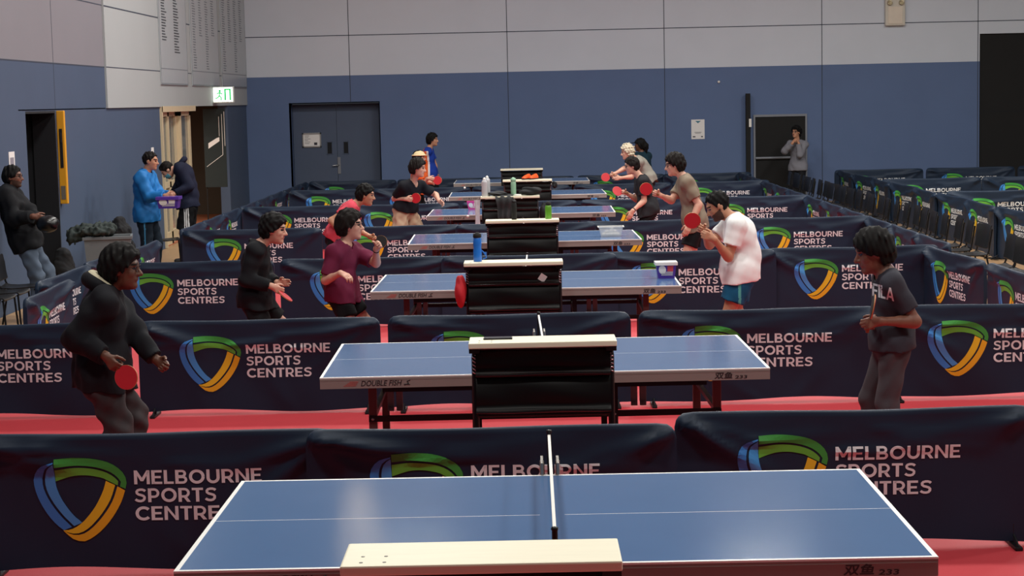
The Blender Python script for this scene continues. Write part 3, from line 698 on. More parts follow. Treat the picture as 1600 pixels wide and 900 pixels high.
for i in range(3):
    chair(-5.66 + random.uniform(-.03, .03), 18.7 + i * .58, H + random.uniform(-.1, .1), 'black chair by the left wall at the lower left corner, %s from the front' % NUM[i], 'chairs by the left wall')
chair(-5.32, 26.45, H + .4, 'black chair between the blue jacket man and the bending man in navy', 'chairs by the left wall')

# ------------------------------------------------------------------ things on tables and stands
def onplank(i, px): 
    X, yf = SP[i]; d = ray(px, 300); 
    y = yf + SD * .5; p = CC + d * (y / d.y); hor = 155 - .022 * (px - 800); q = atY(px, hor + 1.37 * FOC / (y * .994), y); return Vector((q.x, y, 1.05))
def bottle(loc, r_, h, m_body, m_cap, name, label, cap=.18, waist=.0, neck=.45, strap=None):
    b = thing(name, label, 'bottle', loc)
    mb = MB(); hb = h * (1 - cap)
    mb.lathe([(.001, 0), (r_ * .92, 0), (r_, .006), (r_, hb * .45), (r_ * (1 - waist), hb * .55), (r_, hb * .68), (r_, hb * .82), (r_ * .9, hb * .92), (r_ * neck, hb), (.001, hb)], n=18); mb.build('body', m_body, b)
    mb = MB(); mb.lathe([(r_ * neck * 1.1, hb * .97), (r_ * neck * 1.25, hb * 1.0), (r_ * neck * 1.2, h * .95), (r_ * neck * .6, h * .965), (r_ * neck * .5, h), (.001, h)], n=16); mb.build('cap', m_cap, b)
    if strap:
        mb = MB(); mb.tube([(r_, 0, hb * .45), (r_ + .03, 0, hb * .3), (r_ + .04, 0, hb * .15), (r_ + .01, 0, hb * .1)], .005, 6); mb.build('strap', strap, b)
    return b
m_bblue = mat('blue bottle', '#1f6fd0', .3, var=.05); m_bgreen = mat('green bottle', '#5d9c2b', .35, var=.05); m_sage = mat('sage green bottle', '#8fb99b', .4, var=.05)
m_clear = mat('clear plastic', '#d9d9dd', .15, var=.03, trans=.35)
bottle(onplank(2, 746.5), .036, .25, m_bblue, m_black, 'drink_bottle', 'blue sports bottle with black cap on the plank of the third stand', .16, .1, .8, m_bblue)
bottle(onplank(3, 857), .037, .2, m_bgreen, m_black, 'drink_bottle', 'bright green bottle on the right end of the fourth stand plank', .2, 0, .7)
bottle(onplank(3, 803.5), .03, .23, m_black, m_bar, 'drink_bottle', 'black bottle on the middle of the fourth stand plank', .15, 0, .75)
b1 = onplank(4, 757.5); bottle(b1 + Vector((0, -.05, 0)), .043, .27, m_clear, m_whitepl, 'water_bottle', 'clear plastic water bottle on the fifth stand plank, left one', .12, .05, .4)
bottle(onplank(4, 761.5) + Vector((0, .07, 0)), .043, .29, m_clear, m_whitepl, 'water_bottle', 'clear plastic water bottle behind another at left end of fifth stand', .1, .05, .4)
bottle(onplank(4, 802.5), .038, .26, m_sage, m_sage, 'drink_bottle', 'sage green bottle standing on the fifth stand plank', .2, 0, .8)
mb = MB(); q = onplank(4, 809); M_ = Matrix.Translation((q.x, q.y - .08, q.z)); mb.lathe([(.03, 0), (.05, 0), (.05, .022), (.03, .022), (.03, 0)], n=20, M=M_); tag(mb.build('tape_roll', m_whitepl), 'white tape roll beside the sage bottle on the fifth stand', 'tape')
def blob(name, label, cat, c, r, m_, seed=0, n=18, amp=.18, R=None, group=None):
    rnd = random.Random(seed); ph = [(rnd.uniform(2, 5), rnd.uniform(2, 5), rnd.uniform(2, 5), rnd.uniform(0, 6)) for _ in range(5)]
    V = []; fs = []; m = n
    for i in range(m + 1):
        for j in range(n):
            th, pp = math.pi * i / m, 2 * math.pi * j / n
            d = Vector((math.sin(th) * math.cos(pp), math.sin(th) * math.sin(pp), math.cos(th)))
            k = 1 + amp * sum(math.sin(a * d.x + b * d.y + e * d.z + f) for a, b, e, f in ph) / 3
            p = Vector((d.x * r[0] * k, d.y * r[1] * k, d.z * r[2] * (k if d.z > 0 else 1)))
            if R is not None: p = R @ p
            V.append(Vector(c) + p)
    for i in range(m):
        for j in range(n): fs.append((i * n + j, (i + 1) * n + j, (i + 1) * n + (j + 1) % n, i * n + (j + 1) % n))
    mb = MB(); mb.add(V, fs, 0, True); o = mb.build(name, m_); return tag(o, label, cat, group)
m_clothd = mat('dark cloth', '#17181b', .9, var=.2, bump=.2, bscale=40); m_cloth2 = mat('charcoal cloth', '#2b2c2e', .9, var=.2, bump=.2, bscale=40)
q = onplank(4, 778); blob('folded_cap', 'dark grey cap lying on the fifth stand plank beside clear bottles', 'cap', q + Vector((0, 0, .035)), (.13, .11, .035), m_cloth2, 1)
q = onplank(4, 830); blob('black_bag', 'soft black bag lying on the right end of the fifth stand', 'bag', q + Vector((0, .02, .06)), (.15, .12, .06), m_clothd, 2)
def drape(name, label, cat, x, y, w, top, bot, m_, seed):
    rnd = random.Random(seed); mb = MB(); nu = 14; prof = [(.16, top - .16), (.15, top - .02), (.12, top + .006), (0, top + .012), (-.12, top + .006), (-.155, top - .02)]
    for k in range(1, 10): prof.append((-.16 - .012 * math.sin(k), top - .02 + (bot - top) * k / 9))
    V = []; ph = rnd.uniform(0, 6)
    for i in range(nu):
        s = -1 + 2 * i / (nu - 1)
        for j, (yy, zz) in enumerate(prof):
            t = max(0, (top - zz) / max(.01, top - bot)); V.append((x + s * w / 2 * (1 - .25 * t * t) + .01 * math.sin(5 * t + s), y + yy - (.012 * math.sin(i * 1.3 + ph) * (1 + t) if yy < -.1 else 0), zz + .02 * t * math.sin(i * .9 + ph)))
    n = len(prof); fs = [(i * n + j, (i + 1) * n + j, (i + 1) * n + j + 1, i * n + j + 1) for i in range(nu - 1) for j in range(n - 1)]
    V2 = [(a, b + (.006 if b > 0 else -.006), c + .006) for a, b, c in V]
    mb.add(V, fs, 0, True); mb.add(V2, [f[::-1] for f in fs], 0, True)
    return tag(mb.build(name, m_), label, cat)
q = onplank(4, 788); drape('jacket', 'black jacket draped over the front of the fifth stand plank', 'jacket', q.x, q.y, .24, 1.053, .74, m_cloth2, 3)
q = onplank(4, 741.5); 
def towel(name, label, x, y, z1, z0, w, m_):
    mb = MB(); V = []; nu, nv = 9, 12
    for i in range(nu):
        for j in range(nv):
            s = i / (nu - 1) - .5; t = j / (nv - 1); V.append((x + s * w * (1 - .3 * math.sin(3 * t)), y - .02 - .015 * math.sin(s * 18 + t * 3), z1 + (z0 - z1) * t))
    fs = [(i * nv + j, (i + 1) * nv + j, (i + 1) * nv + j + 1, i * nv + j + 1) for i in range(nu - 1) for j in range(nv - 1)]
    mb.add(V, fs, 0, True); mb.add([(a, b + .012, c) for a, b, c in V], [f[::-1] for f in fs], 0, True)
    return tag(mb.build(name, m_), label, 'towel')
towel('towel', 'white striped towel hanging off the left side of the fifth stand', SP[4][0] - SW / 2 - .05, SP[4][1] + .1, 1.0, .56, .09, mat('white towel', '#cfcad2', .9, var=.2, scale=20))
blob('hanging_bag', 'red cloth bag hanging at the left of the third stand', 'bag', (SP[2][0] - SW / 2 - .035, SP[2][1] + .1, .80), (.05, .09, .14), mat('red cloth', '#c3202c', .7, var=.1), 5, amp=.12)
blob('hanging_bag', 'black pouch hanging at the right of the fifth stand', 'bag', (SP[4][0] + SW / 2 + .05, SP[4][1] + .1, .80), (.06, .09, .13), m_clothd, 6, amp=.15)
blob('hanging_bag', 'black pouch hanging at the upper right of the sixth stand', 'bag', (SP[5][0] + SW / 2 + .045, SP[5][1] + .1, .95), (.045, .06, .06), m_clothd, 7, amp=.15)
# phone
q = onplank(1, 778); ph_ = thing('phone', 'black phone lying flat on the second stand plank', 'phone', q + Vector((0, .04, 0)))
mb = MB(); mb.box((-.083, -.037, 0), (.083, .037, .009), 0, b=.003); mb.build('case', m_bar, ph_); mb = MB(); mb.box((-.078, -.033, .009), (.078, .033, .0096)); mb.build('screen', mat('phone screen', '#3a3c42', .15), ph_)
q = SP[2]; mb = MB(); mb.box((-.03, -.001, -.03), (.03, .0, .03), 0, Matrix.Rotation(.6, 3, 'Y')); stk = mb.build('sticker', m_paper, STD[2]); stk.location = (.245, -.061, .905)
# tubs
def tub(loc, w0, w1, d0, d1, h, mbody, mlid, name, label, lidh=.025, balls=0, art=None):
    t = thing(name, label, 'tub', loc)
    mb = MB(); V = []
    for w_, d_, z in ((w0, d0, 0), (w1, d1, h), (w1 - .006, d1 - .006, h), (w0 - .006, d0 - .006, .006)): V += [(-w_ / 2, -d_ / 2, z), (w_ / 2, -d_ / 2, z), (w_ / 2, d_ / 2, z), (-w_ / 2, d_ / 2, z)]
    fs = [(0, 3, 2, 1), (12, 13, 14, 15)]
    for a in (0, 4, 8): fs += [(a + j, a + (j + 1) % 4, a + 4 + (j + 1) % 4, a + 4 + j) for j in range(4)]
    mb.add(V, fs, 0)
    mats = [mbody]
    if art:
        mats += art
        def fr(u, z): k = z / h; return (u * (w0 + (w1 - w0) * k), -(d0 + (d1 - d0) * k) / 2 - .002, z)
        mb.add([fr(-.22 + .2 * math.cos(a * .5236), h * .55 + .28 * h * math.sin(a * .5236)) for a in range(12)], [tuple(range(12))], 1)
        mb.add([fr(.05, h * .45), fr(.36, h * .45), fr(.36, h * .8), fr(.05, h * .8)], [(0, 1, 2, 3)], 2)
        for k in range(3): mb.add([fr(-.3, h * (.2 + .09 * k)), fr(.36, h * (.2 + .09 * k)), fr(.36, h * (.24 + .09 * k)), fr(-.3, h * (.24 + .09 * k))], [(0, 1, 2, 3)], 1)
    mb.build('tub_body', mats, t)
    if mlid:
        mb = MB(); 
        if lidh > 0: mb.box((-w1 / 2 - .01, -d1 / 2 - .01, h - lidh), (w1 / 2 + .01, d1 / 2 + .01, h + .006), 0, b=.004)
        else:
            for lo, hi in (((-w1 / 2 - .012, -d1 / 2 - .012, h - .006), (w1 / 2 + .012, -d1 / 2 + .002, h + .004)), ((-w1 / 2 - .012, d1 / 2 - .002, h - .006), (w1 / 2 + .012, d1 / 2 + .012, h + .004)), ((-w1 / 2 - .012, -d1 / 2, h - .006), (-w1 / 2 + .002, d1 / 2, h + .004)), ((w1 / 2 - .002, -d1 / 2, h - .006), (w1 / 2 + .012, d1 / 2, h + .004))): mb.box(lo, hi)
        mb.build('lid' if lidh > 0 else 'rim', mlid, t)
    return t
m_purple = mat('purple tub', '#4a2f93', .4, var=.06); m_pink = mat('pink tub', '#d23f8f', .4, var=.06)
q = atZ(1040.5, 434, .76); tub((q.x, q.y, .76), .15, .185, .13, .16, .145, m_purple, m_whitepl, 'ball_tub', 'purple tub with white lid on the right end of the third table', art=[m_whitepl, mat('red label', '#c6434c', .5)])
q = atZ(954.5, 369.5, .76); tub((q.x, q.y, .76), .235, .29, .13, .16, .12, mat('frosted plastic', '#d8d9dc', .25, alpha=.38), m_whitepl, 'ball_box', 'clear box of white balls on the right end of the fourth table', lidh=0)
BQ = q
q = atZ(740, 327, .76); tub((q.x, q.y, .76), .15, .2, .13, .17, .125, m_pink, None, 'ball_tub', 'pink tub with white print on the left half of the fifth table', art=[m_whitepl, m_whitepl])
m_ball = mat('white ball', '#f1efe6', .35, var=.02)
mb = MB(); mb.sph((0, 0, 0), .02, 10); b0 = tag(mb.build('table_tennis_ball', m_ball), 'white ball in flight over the left half of the fifth table', 'ball', 'loose balls'); q = atY(731, 338, 25.6); b0.location = q
b = b0.copy(); COL.objects.link(b); b.location = atY(726, 293.5, 31.0); b['label'] = 'white ball in flight near the left end of the sixth table'
k = 0
for lx, ly, lz in ((-.09, -.03, 0), (-.045, -.035, 0), (0, -.03, 0), (.045, -.035, 0), (.09, -.03, 0), (-.07, .02, 0), (-.02, .02, 0), (.03, .02, 0), (.075, .02, 0), (-.05, -.01, .035), (0, -.01, .035), (.05, -.01, .035), (.01, 0, .068)):
    b = b0.copy(); COL.objects.link(b); b.location = (BQ.x + lx, BQ.y + ly, .788 + lz); b['label'] = 'white ball inside the clear box on the fourth table'; b['group'] = 'balls in the clear box'
# orange shoes on the sixth stand
m_or = mat('orange shoe', '#ff5a22', .5, var=.08)
for k, (px, lab) in enumerate(((823, 'orange sports shoe on the sixth stand plank, left of the pair'), (834, 'orange sports shoe on the sixth stand plank, right of the pair'))):
    q = onplank(5, px); s_ = thing('shoe', lab, 'shoe', q + Vector((0, .0, 0)), -.5, 'pair of orange shoes')
    mb = MB(); V = []; n = 12; secs = [(-.12, .03, .055, .02), (-.09, .036, .075, .02), (-.02, .037, .07, .02), (.05, .044, .055, .018), (.1, .042, .04, .018), (.135, .022, .03, .018)]
    for (y, w_, h_, b_) in secs: V += [(w_ * math.cos(2 * math.pi * j / n), -y, b_ + (h_ if math.sin(2 * math.pi * j / n) > 0 else .006) * (math.sin(2 * math.pi * j / n) if math.sin(2 * math.pi * j / n) > 0 else math.sin(2 * math.pi * j / n))) for j in range(n)]
    mb.add(V, [(i * n + j, i * n + (j + 1) % n, (i + 1) * n + (j + 1) % n, (i + 1) * n + j) for i in range(len(secs) - 1) for j in range(n)] + [tuple(range(n))[::-1], tuple(range(n * (len(secs) - 1), n * len(secs)))], 0, True); mb.build('upper', m_or, s_)
    mb = MB(); V = []
    for z in (0, .02): V += [(w_ * 1.05 * sx, -y * 1.03, z) for sx in (1,) for (y, w_, h_, b_) in secs] + [(-w_ * 1.05, -y * 1.03, z) for (y, w_, h_, b_) in reversed(secs)]
    n = len(secs) * 2; mb.add(V, [tuple(range(n)), tuple(range(n, 2 * n))[::-1]] + [(j, n + j, n + (j + 1) % n, (j + 1) % n) for j in range(n)]); mb.build('sole', m_black, s_)
# grey crate, jackets and bag by the left wall
q = atX(185, 372, -5.45)
cr = thing('storage_crate', 'grey plastic crate by the left wall with dark jackets on it', 'crate', (-5.5, 23.4, 0), .2)
m_crate = mat('grey crate plastic', '#6d7275', .5, var=.05)
mb = MB(); V = []
for w_, d_, z in ((.50, .36, 0), (.6, .44, .74), (.58, .42, .74), (.48, .34, .02)): V += [(-w_ / 2, -d_ / 2, z), (w_ / 2, -d_ / 2, z), (w_ / 2, d_ / 2, z), (-w_ / 2, d_ / 2, z)]
fs = [(0, 3, 2, 1), (12, 13, 14, 15)]
for a in (0, 4, 8): fs += [(a + j, a + (j + 1) % 4, a + 4 + (j + 1) % 4, a + 4 + j) for j in range(4)]
mb.add(V, fs); mb.build('crate_body', m_crate, cr)
mb = MB()
for lo, hi in (((-.32, -.24, .71), (.32, -.21, .75)), ((-.32, .21, .71), (.32, .24, .75)), ((-.32, -.21, .71), (-.29, .21, .75)), ((.29, -.21, .71), (.32, .21, .75))): mb.box(lo, hi, b=.006)
mb.build('rim', m_crate, cr)
# ------------------------------------------------------------------ people (bodies grown as one surface from a signed distance field)
def nv(a): a = np.asarray(a, float); return a / max(1e-9, np.linalg.norm(a))
class Fld:
    def __init__(s, lo, hi, h):
        s.h = h; s.lo = np.asarray(lo, float); s.n = [int(math.ceil((b - a) / h)) + 1 for a, b in zip(lo, hi)]
        s.F = np.full(s.n, 9.0, np.float32)
        s.ax = [(s.lo[i] + h * np.arange(s.n[i])).astype(np.float32) for i in range(3)]
    def blk(s, lo, hi):
        sl = []
        for i in range(3):
            a = max(0, int((lo[i] - s.lo[i]) / s.h)); b = min(s.n[i], int((hi[i] - s.lo[i]) / s.h) + 2); sl.append(slice(a, max(a, b)))
        return tuple(sl)
    def grid(s, sl): return s.ax[0][sl[0]][:, None, None], s.ax[1][sl[1]][None, :, None], s.ax[2][sl[2]][None, None, :]
    def put(s, sl, d, k):
        G = s.F[sl]
        if k > 0:
            hh = np.maximum(k - np.abs(G - d), 0) / k; s.F[sl] = np.minimum(G, d) - hh * hh * k * .25
        else: s.F[sl] = np.minimum(G, d)
    def cone(s, a, b, ra, rb, k=.02, cap=None, cap0=None):
        a = np.asarray(a, float); b = np.asarray(b, float); m = max(ra, rb) + k + 3 * s.h
        sl = s.blk(np.minimum(a, b) - m, np.maximum(a, b) + m); X, Y, Z = s.grid(sl)
        if s.F[sl].size == 0: return
        ab = b - a; L2 = float(ab @ ab) + 1e-12
        tt = ((X - a[0]) * ab[0] + (Y - a[1]) * ab[1] + (Z - a[2]) * ab[2]) / L2; t = np.clip(tt, 0, 1)
        d = np.sqrt((X - a[0] - t * ab[0]) ** 2 + (Y - a[1] - t * ab[1]) ** 2 + (Z - a[2] - t * ab[2]) ** 2) - (ra + (rb - ra) * t)
        L = math.sqrt(L2)
        if cap is not None: d = np.maximum(d, (tt - cap) * L)
        if cap0 is not None: d = np.maximum(d, (cap0 - tt) * L)
        s.put(sl, d.astype(np.float32), k)
    def ell(s, c, R, r, k=.02, planes=()):
        c = np.asarray(c, float); m = max(r) + k + 3 * s.h; sl = s.blk(c - m, c + m); X, Y, Z = s.grid(sl)
        if s.F[sl].size == 0: return
        P_ = [(X - c[0]) * R[i][0] + (Y - c[1]) * R[i][1] + (Z - c[2]) * R[i][2] for i in range(3)]
        k0 = np.sqrt(sum((p / q) ** 2 for p, q in zip(P_, r))); k1 = np.sqrt(sum((p / q ** 2) ** 2 for p, q in zip(P_, r))) + 1e-9
        d = k0 * (k0 - 1) / k1
        for n, o in planes: d = np.maximum(d, (X * n[0] + Y * n[1] + Z * n[2]) - o)
        s.put(sl, d.astype(np.float32), k)
    def cutp(s, n, o, k=0):
        X, Y, Z = s.grid((slice(None),) * 3); s.F = np.maximum(s.F, (X * n[0] + Y * n[1] + Z * n[2] - o).astype(np.float32))
    def merge(s, G, k):
        s.put((slice(None),) * 3, G.F, k)
    def sub(s, G): s.F = np.maximum(s.F, -G.F)
    def wrinkle(s, amp, wl, seed, squash=(1, 1, 1)):
        r = np.random.RandomState(seed); m = np.abs(s.F) < .05; idx = np.nonzero(m)
        if len(idx[0]) == 0: return
        p = np.stack([s.ax[i][idx[i]] * squash[i] for i in range(3)], 1); d = np.zeros(len(p))
        for _ in range(6):
            v = r.normal(size=3); v = v / np.linalg.norm(v) * 2 * math.pi / (wl * r.uniform(.7, 1.6)); d += np.sin(p @ v + r.uniform(0, 6.3))
        s.F[idx] += (amp * d / 2.5).astype(np.float32)
    def mesh(s):
        F = s.F; I = F < 0; nx, ny, nz = F.shape
        c = np.zeros((nx - 1, ny - 1, nz - 1), np.int8)
        for dx in (0, 1):
            for dy in (0, 1):
                for dz in (0, 1): c += I[dx:nx - 1 + dx, dy:ny - 1 + dy, dz:nz - 1 + dz]
        m = (c > 0) & (c < 8); ids = np.full(m.shape, -1, np.int32); ci = np.argwhere(m); ids[m] = np.arange(len(ci))
        acc = np.zeros((len(ci), 3)); cnt = np.zeros(len(ci))
        cor = [(x, y, z) for x in (0, 1) for y in (0, 1) for z in (0, 1)]
        val = {q: F[ci[:, 0] + q[0], ci[:, 1] + q[1], ci[:, 2] + q[2]] for q in cor}
        for a in cor:
            for ax in range(3):
                if a[ax]: continue
                b = list(a); b[ax] = 1; b = tuple(b); fa, fb = val[a], val[b]; x = (fa < 0) != (fb < 0)
                t = np.where(x, fa / np.where(x, fa - fb, 1), 0)
                p = np.tile(np.array(a, float), (len(ci), 1)); p[:, ax] += t; acc[x] += p[x]; cnt[x] += 1
        V = s.lo + (ci + acc / cnt[:, None]) * s.h; Q = []
        for ax in range(3):
            o1, o2 = [(1, 2), (2, 0), (0, 1)][ax]
            A = I.take(range(F.shape[ax] - 1), ax); Bv = I.take(range(1, F.shape[ax]), ax)
            e = np.argwhere(A != Bv); e = e[(e[:, o1] > 0) & (e[:, o2] > 0) & (e[:, o1] < F.shape[o1] - 1) & (e[:, o2] < F.shape[o2] - 1)]
            if len(e) == 0: continue
            def g(d1, d2): q = e.copy(); q[:, o1] -= d1; q[:, o2] -= d2; return ids[q[:, 0], q[:, 1], q[:, 2]]
            q = np.stack([g(1, 1), g(0, 1), g(0, 0), g(1, 0)], 1); fl = A[e[:, 0], e[:, 1], e[:, 2]]
            q[~fl] = q[~fl][:, ::-1]; Q.append(q)
        return V, np.concatenate(Q) if Q else np.zeros((0, 4), int)
def put_mesh(name, fld, mats, parent, org, regions=None):
    V, Q = fld.mesh()
    if len(Q) == 0: return None
    me = bpy.data.meshes.new(name); me.vertices.add(len(V)); me.vertices.foreach_set('co', (V - np.array(org)).ravel())
    me.loops.add(len(Q) * 4); me.loops.foreach_set('vertex_index', Q.ravel().astype(np.int32))
    me.polygons.add(len(Q)); me.polygons.foreach_set('loop_start', np.arange(0, len(Q) * 4, 4, dtype=np.int32)); me.polygons.foreach_set('loop_total', np.full(len(Q), 4, np.int32))
    for m in (mats if isinstance(mats, list) else [mats]): me.materials.append(m)
    if regions: me.polygons.foreach_set('material_index', regions(V[Q].mean(1)).astype(np.int32))
    me.polygons.foreach_set('use_smooth', np.ones(len(Q), bool)); me.update(calc_edges=True); me.validate()
    o = bpy.data.objects.new(name, me); COL.objects.link(o); o.parent = parent; return o
def v3(p): return np.array([p[0], p[1], p[2]], float)
def ik(a, b, pole, l1, l2):
    a, b, pole = v3(a), v3(b), v3(pole); d = b - a; L = np.linalg.norm(d)
    if L > (l1 + l2) * .998:
        s = min(1.12, L / ((l1 + l2) * .998)); l1 *= s; l2 *= s
        if L > (l1 + l2) * .998: b = a + d / L * (l1 + l2) * .998; L = (l1 + l2) * .998
    d = nv(d); x = (l1 * l1 - l2 * l2 + L * L) / (2 * L); h = math.sqrt(max(0, l1 * l1 - x * x))
    q = pole - a; q = q - d * (q @ d); return a + d * x + nv(q) * h, b
m_eye = mat('dark eye', '#1a1310', .25); m_brow = mat('dark brow', '#1c1614', .8)
m_stub = mat('dark stubble', '#4d362b', .75)
SKIN = {'brown': mat('brown skin', '#7d5140', .5, var=.05, scale=30), 'dark': mat('deep brown skin', '#65402f', .5, var=.05, scale=30), 'tan': mat('tan skin', '#b98467', .5, var=.05, scale=30), 'fair': mat('fair skin', '#d3a08a', .5, var=.05, scale=30)}
LIP = {k: mat(k + ' lips', c, .45) for k, c in (('brown', '#6f3f38'), ('dark', '#58332c'), ('tan', '#a5645a'), ('fair', '#b9736c'))}
HAIR = {'black': mat('black hair', '#0a0808', .7, var=.25, scale=60, spec=.2), 'brown': mat('dark brown hair', '#140e0c', .7, var=.25, scale=60, spec=.2), 'grey': mat('grey hair', '#c9bda6', .7, var=.2, scale=60)}
m_glass_f = mat('spectacle frame', '#17171a', .3)
m_sole = mat('dark shoe', '#222226', .6)
def fabric(name, c, rough=.85, var=.08): return mat(name, c, rough, var=var, scale=8, bump=.15, bscale=350, spec=.25)

def person(label, Y, face, S, neck, pelvis, head, arms, feet, skin, hair, top, bottom, res=.009, look=None, tilt=0, roll=0, sh=None, hs=1.0, hairstyle='short', glasses=False, beard=False, build=1.0, extra=None, watch=None, lumbar=.02, group=None, bend=.985):
    fa = math.radians(face); f = np.array([math.cos(fa), math.sin(fa), 0]); left = np.array([-f[1], f[0], 0])
    sa = math.radians(face if sh is None else sh); sf = np.array([math.cos(sa), math.sin(sa), 0]); sl = np.array([-sf[1], sf[0], 0])
    N = v3(atY(neck[0], neck[1], Y + (neck[2] if len(neck) > 2 else 0))); Pv = v3(atY(pelvis[0], pelvis[1], Y))
    Hd = v3(atY(head[0], head[1], Y + (head[2] if len(head) > 2 else (neck[2] if len(neck) > 2 else 0))))
    org = (Pv[0], Pv[1], 0.0); G = thing('person', label, 'person', org, 0, group)
    up = nv(N - Pv); 
    # joints
    SHj, EL, WR, HD, TH, PN = {}, {}, {}, {}, {}, {}
    for sd, q in (('L', 1), ('R', -1)):
        SHj[sd] = N - up * .055 * S + sl * q * .165 * S * build
        A = arms.get(sd, {})
        wr = v3(atY(A['w'][0], A['w'][1], Y + A['w'][2])) if 'w' in A else SHj[sd] + np.array([0, 0, -.5 * S]) + f * .06 + sl * q * .05
        el = v3(atY(A['e'][0], A['e'][1], Y + A['e'][2])) if 'e' in A else SHj[sd] + np.array([0, 0, -.28 * S]) - f * .15
        EL[sd], WR[sd] = ik(SHj[sd], wr, el, .29 * S, .25 * S)
        fd = nv(WR[sd] - EL[sd])
        d = nv(v3(atY(A['d'][0], A['d'][1], Y + A['d'][2])) - WR[sd]) if 'd' in A else fd
        d = nv(d * .8 + fd * .35)
        n = np.array(A.get('n', -sl * q), float); n = nv(n - d * (n @ d)); t = np.cross(d, n) if sd == 'R' else np.cross(n, d)
        HD[sd], PN[sd], TH[sd] = d, n, t
    HP, KN, AN, TO = {}, {}, {}, {}
    for sd, q in (('L', 1), ('R', -1)):
        HP[sd] = Pv - up * .02 * S + left * q * .09 * S * build
        ff, fl = feet[sd]
        an = np.array([Pv[0], Pv[1], 0]) + f * ff + left * q * fl; an[2] = .085 * S
        ls = min(1.0, max(.80, np.linalg.norm(an - HP[sd]) / (.87 * S * bend)))
        KN[sd], AN[sd] = ik(HP[sd], an, HP[sd] + f * 1.0 + left * q * .25 + np.array([0, 0, -.3]), .45 * S * ls, .42 * S * ls)
        TO[sd] = nv(f + left * q * .2)
    la = math.radians(face if look is None else look); hf = np.array([math.cos(la), math.sin(la), 0]); hs_ = np.array([-hf[1], hf[0], 0])
    ti = math.radians(tilt); hu = np.array([0, 0, 1]) * math.cos(ti) + hf * math.sin(ti); hf = hf * math.cos(ti) - np.array([0, 0, 1]) * math.sin(ti)
    if roll: ro = math.radians(roll); hu, hs_ = hu * math.cos(ro) + hs_ * math.sin(ro), hs_ * math.cos(ro) - hu * math.sin(ro)
    hk = hs * (.6 + .4 * S) * 1.0; HR = [hf, hs_, hu]
    def hp(a, b, c): return Hd + hk * (hf * a + hs_ * b + hu * c)
    tf = nv(np.cross(sl, up)); 
    if tf @ sf < 0: tf = -tf
    TR = [tf, nv(np.cross(up, tf)), up]
    hipf = nv(np.cross(left, up)); hipf = hipf if hipf @ f > 0 else -hipf
    PR = [hipf, nv(np.cross(up, hipf)), up]
    L = np.linalg.norm(N - Pv)
    wc = Pv + up * L * .30 - tf * lumbar * S; cc = Pv + up * L * .66 - tf * lumbar * .6 * S
    allp = [N, Pv, Hd] + list(EL.values()) + list(WR.values()) + [WR[s] + HD[s] * .2 for s in 'LR'] + list(KN.values()) + list(AN.values())
    lo = np.min(allp, 0) - .24; hi = np.max(allp, 0) + .24; lo[2] = -.03; lo2, hi2 = lo, hi
    bw = build
    def torso(F, i, k=.05, low=True):
        if low: F.ell(Pv + up * .02 * S, PR, (.115 * S * bw + i, .16 * S * bw + i, .14 * S + i), k)
        F.ell(wc, TR, (.105 * S * bw + i, .14 * S * bw + i, max(.15 * S, L * .32) + i), k)
        F.ell(cc, TR, (.115 * S * bw + i, .165 * S * bw + i, max(.17 * S, L * .34) + i), k)
        F.cone(SHj['L'], SHj['R'], .055 * S + i, .055 * S + i, k)
        for s_ in 'LR': F.cone(N - up * .01 * S, SHj[s_], .05 * S + i * .8, .05 * S + i, k)
    B = Fld(lo, hi, res)
    torso(B, 0)
    B.cone(N - up * .03 * S, Hd - hf * .012 * hk - hu * .03 * hk, .056 * S, .054 * hk, .03)
    # head
    B.ell(hp(-.008, 0, .028), HR, (.098 * hk, .077 * hk, .094 * hk), .02); B.ell(hp(.028, 0, -.045), HR, (.066 * hk, .06 * hk, .078 * hk), .03)
    B.ell(hp(.072, 0, -.098), HR, (.024 * hk, .026 * hk, .02 * hk), .025); B.cone(hp(.09, 0, .012), hp(.116, 0, -.026), .009 * hk, .0125 * hk, .015)
    B.cone(hp(.10, .012, -.03), hp(.10, -.012, -.03), .009 * hk, .009 * hk, .012); B.cone(hp(.083, -.03, .034), hp(.083, .03, .034), .013 * hk, .013 * hk, .02)
    B.cone(hp(.088, -.016, -.056), hp(.088, .016, -.056), .010 * hk, .010 * hk, .012)
    for q in (1, -1): B.ell(hp(-.008, q * .078, -.005), HR, (.026 * hk, .010 * hk, .033 * hk), .008); B.ell(hp(.06, q * .038, -.02), HR, (.022 * hk, .02 * hk, .022 * hk), .02)
    # arms and hands
    for s_ in 'LR':
        a, b, c = SHj[s_], EL[s_], WR[s_]; d, n, t = HD[s_], PN[s_], TH[s_]
        B.cone(a, b, .054 * S * bw, .041 * S, .03); B.cone(b, c, .041 * S, .027 * S, .02); B.cone(b + (c - b) * .12, b + (c - b) * .42, .043 * S, .036 * S, .02)
        cu = arms.get(s_, {}).get('curl', .5); hS = S * arms.get(s_, {}).get('hs', 1.05)
        B.cone(c, c + d * .03 * hS, .026 * hS, .024 * hS, .02)
        for i in range(4):
            bs = c + d * (.088 - .006 * abs(i - 1.2)) * hS + t * (.028 - i * .0185) * hS
            B.cone(c + d * .015 * hS + t * (.014 - .009 * i) * hS, bs, .0135 * hS, .0115 * hS, .012)
            p = bs; ang = 0
            for ln, kk, r_ in zip(((.040, .024, .020), (.044, .028, .021), (.041, .026, .020), (.032, .019, .018))[i], (.6, 1.0, .75), (.0092, .0082, .0073)):
                ang += cu * kk; q2 = p + (d * math.cos(ang) + n * math.sin(ang)) * ln * hS; B.cone(p, q2, r_ * hS, (r_ - .0007) * hS, .004); p = q2
